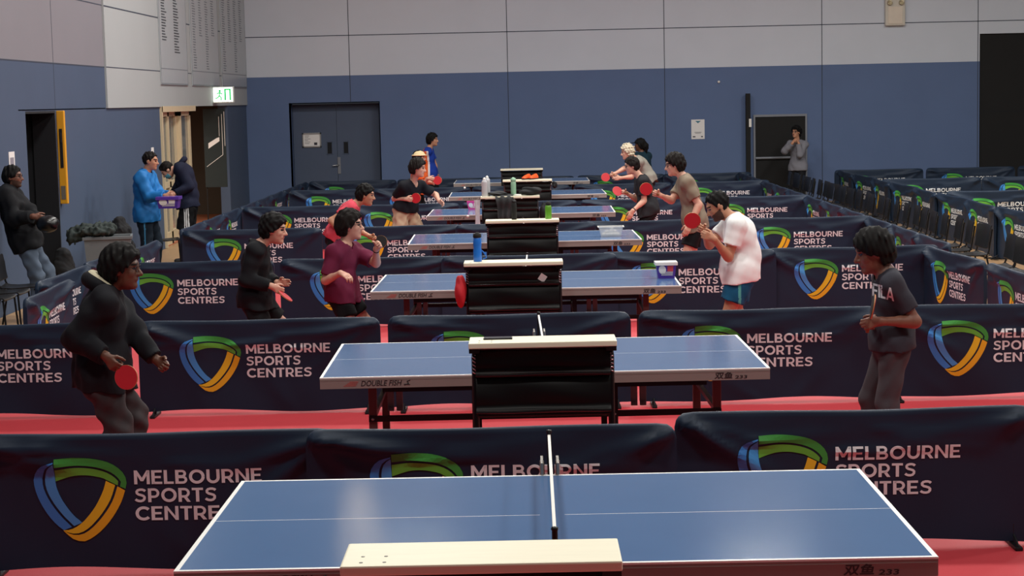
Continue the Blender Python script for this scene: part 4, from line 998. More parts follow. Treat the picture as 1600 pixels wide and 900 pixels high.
        p0_ = c + d * .025 * hS + t * .02 * hS; p1_ = p0_ + nv(d * .6 + t * .62 + n * .4) * .042 * hS; p2_ = p1_ + nv(d * .8 + t * .15 + n * (.4 + .4 * cu)) * .032 * hS; p3_ = p2_ + nv(d * .7 - t * .1 * cu + n * (.3 + .5 * cu)) * .026 * hS
        B.cone(p0_, p1_, .0135 * hS, .0112 * hS, .012); B.cone(p1_, p2_, .0108 * hS, .0098 * hS, .005); B.cone(p2_, p3_, .0098 * hS, .0085 * hS, .004)
    # legs and feet
    for s_ in 'LR':
        a, b, c = HP[s_], KN[s_], AN[s_]; to = TO[s_]
        B.cone(a, b, .088 * S * bw, .056 * S, .04); B.cone(b, c, .054 * S, .036 * S, .02); B.ell(b + (c - b) * .3 - to * .018 * S, [to, np.cross([0, 0, 1], to), np.array([0, 0, 1.])], (.05 * S, .05 * S, .11 * S), .03)
        B.cone(c - to * .04 * S + [0, 0, -.045 * S], c + to * .14 * S + [0, 0, -.055 * S], .036 * S, .026 * S, .02)
    mats = [SKIN[skin], m_eye, m_brow, LIP[skin], m_stub]
    def reg(Cn):
        q = (Cn - Hd) / hk; a, b, c = q @ hf, q @ hs_, q @ hu; r_ = np.zeros(len(Cn), int)
        ok = (q ** 2).sum(1) < .17 ** 2; fr = (a > .05) & ok
        r_[fr & ((((np.abs(b) - .031) / .016) ** 2 + ((c - .010) / .0085) ** 2) < 1)] = 1
        r_[fr & (np.abs(np.abs(b) - .032) < .021) & (np.abs(c - .036 + .15 * (np.abs(b) - .03)) < .006)] = 2
        if beard: r_[ok & (a > .0) & (c < -.035 - .35 * (a - .05)) & (c > -.125) & ~((np.abs(b) < .02) & (np.abs(c + .056) < .006))] = 4
        r_[fr & (a > .07) & (np.abs(b) < .021) & (np.abs(c + .056) < .0075)] = 3
        return r_
    body = put_mesh('body', B, mats, G, org, reg)
    # hair
    hm = HAIR[hair]; h2 = min(res, .007)
    if hairstyle != 'none':
        hf_ = Fld(Hd - .22 * hk, Hd + .22 * hk, h2)
        th = {'short': .016, 'thick': .03, 'bowl': .026, 'crop': .010, 'curly': .03, 'pony': .022}[hairstyle]
        hf_.ell(hp(-.010, 0, .034), HR, ((.098 + th) * hk, (.077 + th) * hk, (.096 + th) * hk), 0)
        if hairstyle in ('thick', 'bowl', 'curly', 'short', 'pony'): hf_.ell(hp(-.03, 0, -.01), HR, ((.078 + th) * hk, (.07 + th) * hk, (.085 + th * .6) * hk), .02)
        off = {'short': .030, 'thick': .034, 'bowl': .050, 'crop': .018, 'curly': .025, 'pony': .022}[hairstyle]
        n1 = nv(hf * .80 - hu * .60); hf_.cutp(n1, n1 @ hp(0, 0, .01) + off * hk)
        n3 = nv(hf * 1.0 - hu * .12); E_ = Fld(Hd - .22 * hk, Hd + .22 * hk, h2)
        E_.ell(hp(.075, 0, -.075), HR, (.09 * hk, .15 * hk, .095 * hk), 0); E_.ell(hp(.012, 0, -.055), HR, (.03 * hk, .15 * hk, .06 * hk), 0); hf_.sub(E_)
        n2 = -hu; hf_.cutp(n2, n2 @ hp(0, 0, -.085 if hairstyle != 'crop' else -.06))
        if hairstyle == 'pony':
            hf_.ell(hp(-.12, 0, -.03), HR, (.06 * hk, .05 * hk, .09 * hk), .03); hf_.cone(hp(-.12, 0, -.03), hp(-.13, 0, -.16), .045 * hk, .015 * hk, .03)
        hf_.wrinkle(.006 if hairstyle != 'curly' else .012, .035 if hairstyle != 'curly' else .045, int(neck[0]), (1, 1, .45) if hairstyle != 'curly' else (1, 1, 1))
        put_mesh('hair', hf_, hm, G, org)
    # top
    sd_ = int(neck[0]); cr = max(res, .009) if res < .008 else res
    if top:
        i = top.get('infl', .014); T = Fld(lo, hi, cr); torso(T, i)
        hem = top.get('hem', -.10) * S
        i2 = max(i, (bottom or {}).get('infl', 0)) + .015
        T.ell(Pv + up * .0 * S, PR, (.125 * S * bw + i2, .17 * S * bw + i2, .20 * S + i2), .05)
        if bottom:
            ib = bottom.get('infl', .014) + .012
            for s_ in 'LR': T.cone(HP[s_] + up * .04 * S, HP[s_] + (KN[s_] - HP[s_]) * .5, .09 * S * bw + ib, .082 * S * bw + ib, .05)
        T.cone(Pv - up * .12 * S, Pv + up * .1 * S, .11 * S * bw + i2, .105 * S * bw + i2, .05)
        T.cutp(-up, -up @ (Pv + up * hem))
        for s_ in 'LR':
            a, b, c = SHj[s_], EL[s_], WR[s_]; sv = top.get('sleeve', .6)
            if sv <= 1: T.cone(a, b, .058 * S * bw + i, .052 * S + i * 1.3, .03, cap=sv)
            else: T.cone(a, b, .058 * S * bw + i, .046 * S + i, .03); T.cone(b, c, .046 * S + i, .032 * S + i * .9, .03, cap=sv - 1)
        Nk = Fld(lo, hi, cr); Nk.cone(N - up * (.0 if not top.get('vneck') else .03) * S + tf * .02 * S + (tf * .04 * S if top.get('vneck') else 0), N + up * .2 * S + tf * .03 * S, .062 * S + (-.02 * S if top.get('vneck') else .012 * S) - (.025 if top.get('hood') else 0), .09 * S, 0); T.sub(Nk)
        T.wrinkle(top.get('wr', .005), .13, sd_)
        tm = top['mat']; rg = None
        if top.get('regions'):
            rf = top['regions']
            def rg(Cn): q = Cn - N; return rf(q @ tf, q @ sl, (Cn - Pv) @ up / L)
        so = put_mesh(top.get('name', 'shirt'), T, tm if isinstance(tm, list) else [tm], G, org, rg)
        if top.get('text'):
            bv = BVHTree.FromPolygons([v.co + Vector(org) for v in so.data.vertices], [tuple(p.vertices) for p in so.data.polygons])
            px0, px1, py0, py1, slant = top['text']; pts, fs = cut2d([(p[0], p[1] * .4) for p in T_FILA[0]], T_FILA[1], .06, .06); out = []
            for x, y in pts:
                y /= .4; px = px0 + (px1 - px0) * x; py = py1 + (py0 - py1) * y + slant * x
                dr = ray(px, py).normalized(); hit = bv.ray_cast(CC, dr, 60)
                out.append((hit[0] - dr * .004 if hit[0] is not None else CC + ray(px, py) * (Y - .12) / ray(px, py).y) - Vector(org))
            mb = MB(); mb.add(out, fs, 0); mb.build('chest_lettering', m_pwhite, so)
        if top.get('collar'):
            Cf = Fld(N - .25, N + .25, .007)
            for k in range(14):
                a0, a1 = 2 * math.pi * k / 14 + .35, 2 * math.pi * (k + 1) / 14 + .35
                if k == 13: continue
                pa = N + up * (.012 - .03 * math.cos(a0)) * S + (tf * math.cos(a0) * .075 + sl * math.sin(a0) * .078) * S; pb = N + up * (.012 - .03 * math.cos(a1)) * S + (tf * math.cos(a1) * .075 + sl * math.sin(a1) * .078) * S
                Cf.cone(pa, pb, .017, .017, .01)
            put_mesh('collar', Cf, top.get('collarmat', tm[0] if isinstance(tm, list) else tm), so, org)
        if top.get('hood'):
            for nm, r_, dz, rr, mt in (('hood', .105 * top.get('hoodk', 1), -.0, .04 * top.get('hoodk', 1), tm[0] if isinstance(tm, list) else tm), ('hood_lining', .088 * top.get('hoodk', 1), .025 * top.get('hoodk', 1), .026 * top.get('hoodk', 1), top['hood'])):
                Cf = Fld(N - .32, N + .32, .008)
                for k in range(20):
                    a0, a1 = math.radians(50 + 260 * k / 20), math.radians(50 + 260 * (k + 1) / 20)
                    pa, pb = [N + up * (.03 + dz - .05 * math.cos(a)) * S + (tf * (math.cos(a) * r_ - .01) + sl * math.sin(a) * r_) * S for a in (a0, a1)]
                    wgt = .6 + .5 * math.sin(math.pi * (k + .5) / 20); Cf.cone(pa, pb, rr * wgt, rr * wgt, .02)
                put_mesh(nm, Cf, mt, so, org)
    if bottom:
        i = bottom.get('infl', .014); T = Fld(lo, hi, cr)
        T.ell(Pv + up * .0 * S, PR, (.115 * S * bw + i, .16 * S * bw + i, .16 * S + i), .04)
        T.cutp(up, up @ (Pv + up * min(.09, (top or {}).get('hem', -.1) + .012) * S))
        e = bottom.get('end', 1.92); fl = bottom.get('flare', .0)
        for s_ in 'LR':
            a, b, c = HP[s_], KN[s_], AN[s_]
            if e <= 1: T.cone(a, b, .09 * S * bw + i, .062 * S + i + fl, .04, cap=e)
            else: T.cone(a, b, .09 * S * bw + i, .06 * S + i, .04); T.cone(b, c, .06 * S + i, (.045 if not fl else .06) * S + i, .03, cap=e - 1)
        T.wrinkle(bottom.get('wr', .005), .11, sd_ + 5)
        bm_ = bottom['mat']; rg = None
        if bottom.get('stripe') is not None:
            def rg(Cn):
                r_ = np.zeros(len(Cn), int); q = Cn - Pv; side_ = bottom['stripe'][0]; u_ = q @ f; l_ = q @ left * side_; z_ = q[:, 2]
                for c0, w_ in bottom['stripe'][1]: r_[(l_ > .1 * S) & (np.abs(u_ - c0) < w_) & (z_ < .02)] = 1
                return r_
        put_mesh(bottom.get('name', 'trousers'), T, bm_ if isinstance(bm_, list) else [bm_], G, org, rg)
    for s_ in 'LR':
        c, to = AN[s_], TO[s_]; T = Fld(c - .3, c + .3, .01)
        T.cone(c - to * .045 * S + [0, 0, -.045 * S], c + to * .155 * S + [0, 0, -.055 * S], .045 * S, .036 * S, .02); T.cone(c + [0, 0, .02], c + to * .03 + [0, 0, -.04 * S], .046 * S, .046 * S, .02)
        T.cutp(np.array([0, 0, -1.]), -.004); put_mesh('shoe', T, m_sole, G, org)
    if glasses:
        mb = MB()
        for q in (1, -1):
            ring = [hp(.102 - .01 * abs(math.cos(k * .5236)), q * .034 + .024 * math.cos(k * .5236), .008 + .018 * math.sin(k * .5236)) - org for k in range(12)]
            mb.tube(ring, .0026 * max(1, res / .007), 6, closed=True); mb.tube([hp(.09, q * .058, .014) - org, hp(.03, q * .081, .016) - org, hp(-.015, q * .083, .012) - org], .0026 * max(1, res / .007), 6)
        mb.tube([hp(.105, .01, .012) - org, hp(.105, -.01, .012) - org], .0026, 6); mb.build('glasses', m_glass_f, G)
    if watch:
        c = WR[watch]; ax = nv(WR[watch] - EL[watch]); T = Fld(c - .12, c + .12, .006); T.cone(c - ax * .03, c - ax * .012, .034 * S, .034 * S, 0, cap=1, cap0=0); put_mesh('wristband', T, m_black, G, org)
    J = dict(G=G, org=org, N=N, P=Pv, WR=WR, EL=EL, HD=HD, PN=PN, TH=TH, hp=hp, HR=HR, hk=hk, f=f, left=left, up=up, S=S, SH=SHj, KN=KN, AN=AN, lo=lo, hi=hi, tf=tf, sl=sl)
    J['grip'] = {s_: WR[s_] + HD[s_] * .075 * S + PN[s_] * .026 * S for s_ in 'LR'}
    if extra: extra(J)
    return J
# paddles
m_rr = mat('red rubber', '#c4232f', .45, var=.04); m_rb = mat('black rubber', '#151517', .5); m_ply = mat('blade plywood', '#b98b5a', .6, stretch=(1, 8, 1)); m_hnd = mat('paddle handle', '#8a5a36', .5)
def make_paddle():
    r = thing('paddle', 'x', 'paddle', (0, 0, 0), 0, 'table tennis paddles')
    def disc(z0, z1, g, m_, name):
        mb = MB(); out = []
        for k in range(36): a = 2 * math.pi * k / 36; out.append((.128 + (.08 - g) * math.cos(a), (.076 - g) * math.sin(a)))
        if name == 'blade': out = [p for p in out if p[0] > .055]; out = sorted(out, key=lambda p: math.atan2(p[1], p[0] - .128) % (2 * math.pi)); i = min(range(len(out)), key=lambda i: abs(math.atan2(out[i][1], out[i][0] - .128) % (2 * math.pi) - math.pi)); out = out[:i + 1] + [(.045, .014), (.045, -.014)] + out[i + 1:]
        n = len(out); mb.add([(*p, z0) for p in out] + [(*p, z1) for p in out], [tuple(range(n))[::-1], tuple(range(n, 2 * n))] + [(j, (j + 1) % n, n + (j + 1) % n, n + j) for j in range(n)]); return mb.build(name, m_, r)
    disc(-.003, .003, 0, m_ply, 'blade'); disc(.003, .0055, .002, m_rr, 'red_rubber'); disc(-.0055, -.003, .002, m_rb, 'black_rubber')
    mb = MB(); mb.box((-.05, -.014, -.011), (.055, .014, .011), 0, b=.006); mb.build('handle', m_hnd, r); return r
PADP = make_paddle(); pad1 = [True]
def paddle(J, sd, px, py, Y, normal, label, pull=1.0):
    p = PADP if pad1[0] else dup(PADP); pad1[0] = False
    g = J['grip'][sd]; tgt = v3(atY(px, py, g[1] - .03)); ax = nv(tgt - g); n = np.array(normal, float); n = nv(n - ax * (n @ ax)); y = np.cross(n, ax)
    g = g + (tgt - g - ax * .128) * pull * .6
    p.matrix_world = Matrix(((ax[0], y[0], n[0], g[0]), (ax[1], y[1], n[1], g[1]), (ax[2], y[2], n[2], g[2]), (0, 0, 0, 1))); p['label'] = label; return p

# crumpled jackets and bags
def crumple(name, label, cat, c, prims, m_, seed, amp=.02, wl=.14):
    F = Fld(np.array(c) - .6, np.array(c) + .6, .014); I3 = [np.array([1., 0, 0]), np.array([0, 1., 0]), np.array([0, 0, 1.])]
    for o, r_ in prims: F.ell(np.array(c) + o, I3, r_, .06)
    F.wrinkle(amp, wl, seed); F.wrinkle(amp * .5, wl * .45, seed + 1)
    o = put_mesh(name, F, m_, None, (0, 0, 0)); return tag(o, label, cat)
m_olive = mat('dark green jacket cloth', '#2b3432', .85, var=.25, bump=.3, bscale=60)
crumple('jacket', 'dark green jacket heaped on the grey crate by the left wall', 'jacket', (-5.62, 23.3, .82), [((0, 0, 0), (.26, .22, .07)), ((-.16, .02, .03), (.16, .12, .06)), ((.1, .06, .05), (.12, .12, .07)), ((-.28, -.1, -.06), (.10, .07, .10))], m_olive, 11, .016, .11)
crumple('sports_bag', 'black sports bag on the floor left of the grey crate', 'bag', (-5.98, 22.95, .33), [((0, 0, 0), (.14, .16, .32))], m_clothd, 14, .012)
crumple('backpack', 'black backpack behind the grey crate at the left wall', 'backpack', (-5.62, 24.6, .42), [((0, 0, 0), (.2, .16, .40)), ((0, -.1, -.1), (.16, .12, .22)), ((0, 0, .3), (.14, .12, .2))], m_clothd, 12, .015)
# ------------------------------------------------------------------ the players and bystanders
# 1 boy in the black hoodie
J = person('person in black hoodie with cream hood lining and grey trousers holding a red paddle', 11.35, 8, .97, (166, 456), (160, 583), (190, 420),
    dict(R=dict(e=(112, 535, -.24), w=(165, 556, -.30), d=(176, 575, -.32), curl=1.35, n=(.2, .9, .1)), L=dict(e=(214, 535, .16), w=(243, 561, .02), d=(262, 574, -.02), curl=1.2)),
    dict(L=(.14, .14), R=(-.04, .14)), 'dark', 'black',
    dict(mat=fabric('black hoodie', '#121319'), name='hoodie', infl=.034, sleeve=1.95, hem=-.10, hood=fabric('cream fleece', '#d6cdb0'), wr=.008),
    dict(mat=fabric('charcoal trousers', '#3a3537'), infl=.028, flare=.02, wr=.008), res=.0065, look=0, tilt=4, hairstyle='thick', glasses=True, hs=1.1, build=1.12)
paddle(J, 'R', 196, 588, 11.0, (-.25, -1, .2), 'red paddle held low by the boy in the black hoodie')
# 2 boy in the grey printed T-shirt
J = person('person in dark grey printed T-shirt and grey trousers clasping a paddle before him', 11.4, 180, .95, (1386, 428), (1394, 540), (1365, 394),
    dict(L=dict(e=(1438, 494, -.16), w=(1376, 502, -.24), d=(1346, 510, -.22), curl=1.1, n=(.0, .9, -.2)), R=dict(e=(1400, 490, .2), w=(1372, 503, .0), d=(1346, 508, -.08), curl=.9)),
    dict(L=(.0, .1), R=(.12, .1)), 'brown', 'black',
    dict(mat=fabric('dark grey T-shirt', '#36363f'), name='t_shirt', infl=.014, sleeve=.72, hem=-.02, text=(1363, 1397, 442, 462, 9)),
    dict(mat=fabric('grey jeans', '#47454a'), infl=.012, wr=.006), res=.0065, look=180, tilt=14, hairstyle='bowl', hs=1.1, build=.95)
paddle(J, 'L', 1363, 482, 11.2, (.95, -.25, .3), 'paddle seen edge on, held by the boy in the grey printed T-shirt', .8)
# 3 boy in black
blk = fabric('black sweatshirt', '#101116'); bshort = fabric('black shorts', '#0c0c10')
J = person('person in black sweatshirt and black shorts crouching left of the third table', 16.35, 0, .93, (403, 383), (398, 468), (428, 359),
    dict(R=dict(e=(388, 436, -.2), w=(424, 447, -.22), d=(434, 454, -.22), curl=1.1), L=dict(e=(415, 432, .2), w=(434, 442, .0), d=(448, 440, -.02), curl=.3)),
    dict(L=(.3, .18), R=(-.1, .18)), 'fair', 'black', dict(mat=blk, name='sweatshirt', infl=.026, sleeve=1.92, hem=-.08, collar=True),
    dict(mat=bshort, name='shorts', infl=.02, end=.8, flare=.02), res=.0075, look=-8, tilt=8, hairstyle='thick', hs=1.08)
paddle(J, 'R', 441, 458, 16.1, (.7, -.1, .7), 'paddle seen edge on, held by the crouching boy in black', .6)
# 4 boy in maroon polo
mar = fabric('maroon polo cloth', '#641a38')
J = person('person in maroon polo shirt, black shorts and glasses standing by the third table', 16.5, -12, .93, (538, 384), (533, 455), (547, 353),
    dict(R=dict(e=(514, 430, -.2), w=(532, 427, -.34), d=(540, 433, -.38), curl=.7, n=(.1, .4, -1)), L=dict(e=(574, 401, .05), w=(588, 389, -.15), d=(597, 381, -.2), curl=1.4)),
    dict(L=(.12, .17), R=(.0, .13)), 'fair', 'brown', dict(mat=mar, name='polo_shirt', infl=.02, sleeve=.82, hem=-.10, collar=True, wr=.006),
    dict(mat=bshort, name='shorts', infl=.018, end=.72, flare=.02), res=.0075, sh=-30, look=-4, hairstyle='thick', glasses=True, hs=1.08, watch='L')
# 5 man in white T-shirt
J = person('bearded person in white T-shirt and teal shorts holding up a red paddle', 16.4, 180, 1.02, (1146, 341), (1156, 424), (1122, 322),
    dict(L=dict(e=(1141, 385, -.22), w=(1116, 374, -.34), d=(1105, 371, -.34), curl=1.3), R=dict(e=(1125, 372, .2), w=(1101, 360, -.06), d=(1088, 357, -.12), curl=1.3)),
    dict(L=(.08, .13), R=(-.1, .13)), 'tan', 'black', dict(mat=fabric('white T-shirt', '#f3f5f5'), name='t_shirt', infl=.02, sleeve=.62, hem=-.09, wr=.003),
    dict(mat=[fabric('teal shorts', '#0f4f72'), fabric('light teal stripe', '#4fa3a0')], name='shorts', infl=.022, end=.72, flare=.025, stripe=(1, [(.03, .012)])), res=.0075, look=180, tilt=28, hairstyle='crop', beard=True, hs=1.02, build=1.15, lumbar=.07)
paddle(J, 'R', 1082, 345, 16.25, (-.3, -1, .05), 'red paddle held up by the man in the white T-shirt')
# 6 boy in taupe T-shirt
J = person('person in taupe T-shirt, black shorts and glasses reaching out with a red paddle', 21.5, 180, 1.03, (1069, 278), (1086, 347), (1054, 258),
    dict(L=dict(e=(1096, 318, -.18), w=(1079, 350, -.26), d=(1072, 362, -.28), curl=.5), R=dict(e=(1054, 321, .1), w=(1031, 305, -.16), d=(1018, 300, -.2), curl=1.3)),
    dict(L=(.12, .16), R=(-.06, .16)), 'fair', 'brown', dict(mat=fabric('taupe T-shirt', '#857767'), name='t_shirt', infl=.02, sleeve=.72, hem=-.10),
    dict(mat=bshort, name='shorts', infl=.016, end=.66, flare=.02), res=.008, look=184, tilt=10, hairstyle='thick', glasses=True, build=.9)
paddle(J, 'R', 1009, 295, 21.3, (-.1, -1, .05), 'red paddle held out by the boy in the taupe T-shirt')
# 7 pink
J = person('person in coral pink T-shirt bending forward with a dark paddle', 21.55, 0, .93, (553, 320), (526, 368), (571, 305),
    dict(R=dict(e=(522, 350, -.2), w=(536, 366, -.26), d=(542, 374, -.26), curl=.6), L=dict(e=(558, 352, .12), w=(577, 369, -.02), d=(588, 374, -.05), curl=1.3)),
    dict(L=(.15, .18), R=(-.2, .18)), 'tan', 'black', dict(mat=fabric('coral T-shirt', '#d04858'), name='t_shirt', infl=.02, sleeve=.6, hem=-.07),
    dict(mat=bshort, name='shorts', infl=.016, end=.75, flare=.02), res=.008, look=-3, tilt=10, hairstyle='short', hs=1.03)
paddle(J, 'L', 594, 377, 21.5, (.3, .9, -.3), 'dark backed paddle held by the person in the coral T-shirt')
# 8 V neck man
J = person('person in black V-neck T-shirt and khaki shorts holding a red paddle', 26.6, -35, .97, (645, 286, -.10), (633, 328), (653, 263, -.2),
    dict(R=dict(e=(616, 308, -.05), w=(633, 311, -.22), d=(642, 312, -.25), curl=1.3), L=dict(e=(672, 300, .05), w=(686, 314, -.12), d=(694, 319, -.16), curl=.6)),
    dict(L=(.1, .2), R=(-.1, .2)), 'fair', 'brown', dict(mat=fabric('black V-neck T-shirt', '#13141c'), name='t_shirt', infl=.022, sleeve=.75, hem=.02, vneck=True),
    dict(mat=fabric('khaki shorts', '#b59c83'), name='shorts', infl=.03, end=.97, flare=.03, wr=.008), res=.009, sh=-45, look=-10, tilt=8, hairstyle='thick', hs=1.05)
paddle(J, 'R', 648, 310, 26.2, (-.1, -1, .1), 'red paddle held low by the man in the black V-neck T-shirt')
# 9 dark T-shirt man
J = person('person in dark T-shirt, black trousers, glasses and wristwatch leaning over the fifth table', 26.6, 185, .98, (1002, 278), (1013, 328), (987, 259),
    dict(L=dict(e=(1001, 311, -.2), w=(989, 329, -.28), d=(986, 338, -.28), curl=.5), R=dict(e=(997, 303, .15), w=(979, 302, -.02), d=(970, 300, -.08), curl=1.3)),
    dict(L=(.1, .18), R=(-.12, .18)), 'fair', 'brown', dict(mat=fabric('dark grey sports T-shirt', '#232327'), name='t_shirt', infl=.02, sleeve=.7, hem=-.08),
    dict(mat=fabric('black trousers', '#0e0e11'), infl=.016), res=.009, look=185, tilt=12, hairstyle='short', glasses=True, watch='L', build=1.05)
paddle(J, 'R', 966, 299, 26.5, (-.2, -.9, .5), 'red paddle held by the man with the wristwatch')
# 10 grey haired
J = person('person with curly grey hair in grey shirt bending and reaching with a red paddle', 31.6, 182, .98, (995, 249), (1012, 280), (980, 238),
    dict(L=dict(e=(985, 272, -.2), w=(970, 278, -.3), curl=.6), R=dict(e=(974, 264, .05), w=(961, 271, -.1), d=(953, 275, -.14), curl=1.3)),
    dict(L=(.1, .18), R=(-.15, .18)), 'fair', 'grey', dict(mat=fabric('grey polo', '#8d887f'), name='shirt', infl=.022, sleeve=.7, hem=-.08),
    dict(mat=fabric('dark trousers', '#16171c'), infl=.016), res=.01, look=183, tilt=10, hairstyle='curly')
paddle(J, 'R', 946, 277, 31.45, (-.1, -1, .1), 'red paddle held out by the grey haired person')
# 11 hat person
def hat_beige(J):
    hp, HR, hk = J['hp'], J['HR'], J['hk']; T = Fld(hp(0, 0, .05) - .24, hp(0, 0, .05) + .24, .009)
    T.ell(hp(-.005, 0, .05), HR, (.118 * hk, .1 * hk, .09 * hk), 0); T.cutp(-HR[2], -HR[2] @ hp(0, 0, .045)); T.ell(hp(.01, 0, .05), HR, (.16 * hk, .135 * hk, .012 * hk), .01)
    put_mesh('hat', T, fabric('beige hat', '#d9c39a'), J['G'], J['org'])
orange = fabric('orange jersey', '#e8642c')
J = person('person in beige hat and orange shirt mostly hidden behind the man in black V-neck', 31.6, 0, .9, (655, 262), (652, 296), (655, 247),
    dict(R=dict(e=(662, 282, -.2), w=(669, 279, -.3), d=(676, 281, -.32), curl=1.3), L=dict(e=(668, 280, .1), w=(676, 286, .0), curl=.6)),
    dict(L=(.12, .17), R=(-.1, .17)), 'fair', 'brown', dict(mat=orange, name='shirt', infl=.02, sleeve=.6, hem=-.08), dict(mat=bshort, name='shorts', infl=.016, end=.8), res=.01, look=5, hairstyle='short', extra=hat_beige)
paddle(J, 'R', 682.5, 281.5, 31.2, (-.1, -1, .1), 'red paddle by the person in the beige hat')
# 12 boy in orange and blue jersey
def jreg(a, b, t):
    r = np.zeros(len(a), int); r[a < .02] = 1; r[np.abs(a - .012) < .018] = 2; r[(t > .93) & (a > -.06)] = 0; return r
J = person('person in blue, white and orange jersey standing at the left of the farthest table', 36.65, -6, 1.0, (669.5, 233), (672, 272), (676, 219),
    dict(R=dict(e=(660, 257, -.1), w=(664, 274, -.16), curl=.6), L=dict(e=(680, 256, .2), w=(682, 272, .0), curl=.5)),
    dict(L=(.1, .15), R=(-.05, .15)), 'tan', 'black', dict(mat=[fabric('blue jersey', '#1a3a96'), orange, fabric('white piping', '#e4dcdc')], name='jersey', infl=.02, sleeve=.6, hem=-.1, regions=jreg),
    dict(mat=bshort, name='shorts', infl=.016, end=.85), res=.01, look=-12, hairstyle='thick')
# 13 ponytail
def cap_dark(J):
    hp, HR, hk = J['hp'], J['HR'], J['hk']; T = Fld(hp(0, 0, .05) - .24, hp(0, 0, .05) + .24, .009)
    T.ell(hp(-.005, 0, .045), HR, (.122 * hk, .1 * hk, .1 * hk), 0); T.cutp(-HR[2], -HR[2] @ hp(0, 0, .045)); T.ell(hp(.11, 0, .052), HR, (.08 * hk, .07 * hk, .01 * hk), .01)
    put_mesh('cap', T, fabric('black cap', '#0d0e14'), J['G'], J['org'])
J = person('person in dark teal T-shirt and black cap with dark tied hair at far right', 36.6, 165, .98, (1003, 240), (1008, 278), (1000, 227),
    dict(R=dict(e=(1000, 258, .2), w=(990, 272, .1), curl=.6), L=dict(e=(1021, 260, -.1), w=(1020, 276, -.1), curl=.5)),
    dict(L=(.1, .16), R=(-.05, .16)), 'dark', 'black', dict(mat=fabric('dark teal T-shirt', '#15303c'), name='t_shirt', infl=.02, sleeve=.7, hem=-.08),
    dict(mat=fabric('dark trousers', '#16171c'), infl=.016), res=.01, sh=130, hairstyle='pony', extra=cap_dark)
# 14 man at the far left wall
jean = fabric('blue grey jeans', '#566273')
def helmet(J):
    g = (v3(atY(57, 338, 20.4)) + 0); c = v3(atY(74, 350, 20.35))
    o = blob('helmet', 'glossy black helmet held by the man in black jacket at the left wall', 'helmet', c, (.13, .12, .10), mat('glossy black helmet', '#0c0c0e', .3), 21, 20, .05)
J = person('bearded person in black jacket and jeans at the left wall holding a helmet', 20.7, 5, 1.03, (12, 298), (40, 375), (20, 277),
    dict(R=dict(e=(20, 345, -.25), w=(52, 338, -.34), d=(62, 342, -.34), curl=.9), L=dict(e=(50, 340, .2), w=(62, 348, -.1), d=(72, 352, -.15), curl=.7)),
    dict(L=(.28, .12), R=(.12, .12)), 'brown', 'black', dict(mat=fabric('black padded jacket', '#15161a'), name='jacket', infl=.045, sleeve=1.9, hem=-.12, collar=True, wr=.01),
    dict(mat=jean, name='jeans', infl=.022, wr=.008), res=.0085, look=0, hairstyle='short', glasses=True, beard=True, extra=helmet)
# 15 blue jacket
bluej = fabric('bright blue jacket', '#1f70b4', .6)
J = person('person in bright blue zip jacket and dark track pants holding a purple box', 25.5, -8, 1.03, (227, 271), (229, 336), (235, 252),
    dict(R=dict(e=(236, 312, -.26), w=(258, 306, -.34), d=(270, 305, -.34), curl=1.1), L=dict(e=(245, 310, .2), w=(262, 305, -.1), d=(272, 307, -.14), curl=1.0)),
    dict(L=(.05, .14), R=(-.05, .14)), 'tan', 'brown', dict(mat=bluej, name='jacket', infl=.035, sleeve=1.93, hem=-.09, collar=True, wr=.008),
    dict(mat=[fabric('dark navy track pants', '#14202c'), fabric('blue piping', '#3f7fa8')], name='track_pants', infl=.022, stripe=(-1, [(.04, .012)])), res=.009, look=-5, tilt=6, hairstyle='crop', beard=False, build=1.05)
q = atY(265, 325, 25.1); tub((q.x, q.y - .02, q.z), .26, .31, .2, .24, .16, m_purple, mat('glossy purple lid', '#5a3aa0', .2), 'ball_tub', 'purple lidded box held up by the man in blue jacket', lidh=.04, art=[m_whitepl, m_whitepl])
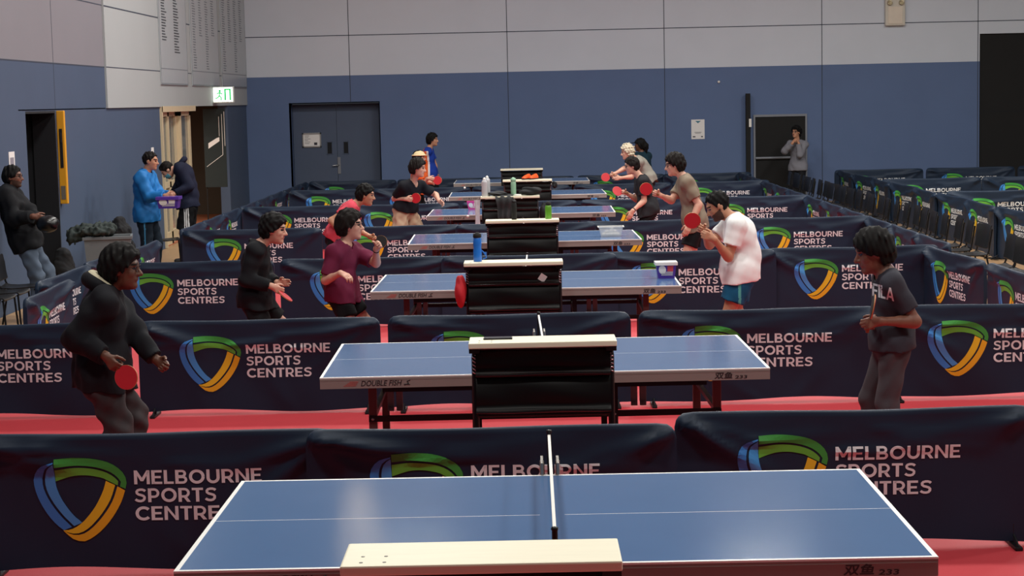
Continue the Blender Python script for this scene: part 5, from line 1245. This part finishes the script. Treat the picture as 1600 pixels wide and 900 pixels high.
# 16 navy, bending
def mask_part(J):
    hp, HR, hk = J['hp'], J['HR'], J['hk']; T = Fld(hp(0, 0, 0) - .2, hp(0, 0, 0) + .2, .008)
    T.ell(hp(.034, 0, -.05), HR, (.074 * hk, .066 * hk, .07 * hk), 0); T.cutp(-HR[0], -HR[0] @ hp(.03, 0, 0)); T.cutp(HR[2], HR[2] @ hp(0, 0, -.012))
    put_mesh('face_mask', T, fabric('light blue face mask', '#5fa8bd'), J['G'], J['org'])
J = person('person in navy hooded top, black striped shorts and face mask bending over the box', 27.75, 182, 1.05, (282, 258), (294, 322), (262, 266),
    dict(L=dict(e=(283, 297, -.25), w=(272, 303, -.3), d=(266, 306, -.3), curl=.9), R=dict(e=(278, 294, .2), w=(270, 302, .0), curl=.8)),
    dict(L=(.03, .13), R=(-.05, .13)), 'fair', 'brown', dict(mat=fabric('navy hooded top', '#14192e'), name='hooded_top', infl=.03, sleeve=1.92, hem=-.02, hood=fabric('navy hood lining', '#171d34'), hoodk=.7, wr=.007),
    dict(mat=[fabric('black sport shorts', '#0c0c10'), fabric('white stripe', '#cfcfd0')], name='shorts', infl=.028, end=.88, flare=.02, stripe=(1, [(-.03, .008), (.0, .008), (.03, .008)])), res=.009, look=186, tilt=48, hairstyle='crop', extra=mask_part, lumbar=.06)
# 17 grey sweater at the black door
J = person('person in grey sweatshirt and dark trousers standing before the black door, hands at chin', 39.3, -125, 1.0, (1246, 222), (1247, 262), (1244, 207),
    dict(R=dict(e=(1224, 238, -.1), w=(1238, 224, -.22), d=(1241, 219, -.22), curl=1.0, n=(.6, .3, 0)), L=dict(e=(1262, 236, -.05), w=(1248, 224, -.22), d=(1245, 218, -.22), curl=1.0, n=(-.6, .3, 0))),
    dict(L=(.05, .1), R=(.0, .1)), 'tan', 'black', dict(mat=fabric('grey sweatshirt', '#7c7c84'), name='sweatshirt', infl=.03, sleeve=1.93, hem=-.06),
    dict(mat=fabric('dark trousers', '#16171c'), infl=.016), res=.01, look=-130, tilt=-4, hairstyle='curly', glasses=True)
for pz in PROTO:
    if pz.location.z < -10:
        for c in kids(pz): bpy.data.objects.remove(c)
        bpy.data.objects.remove(pz)
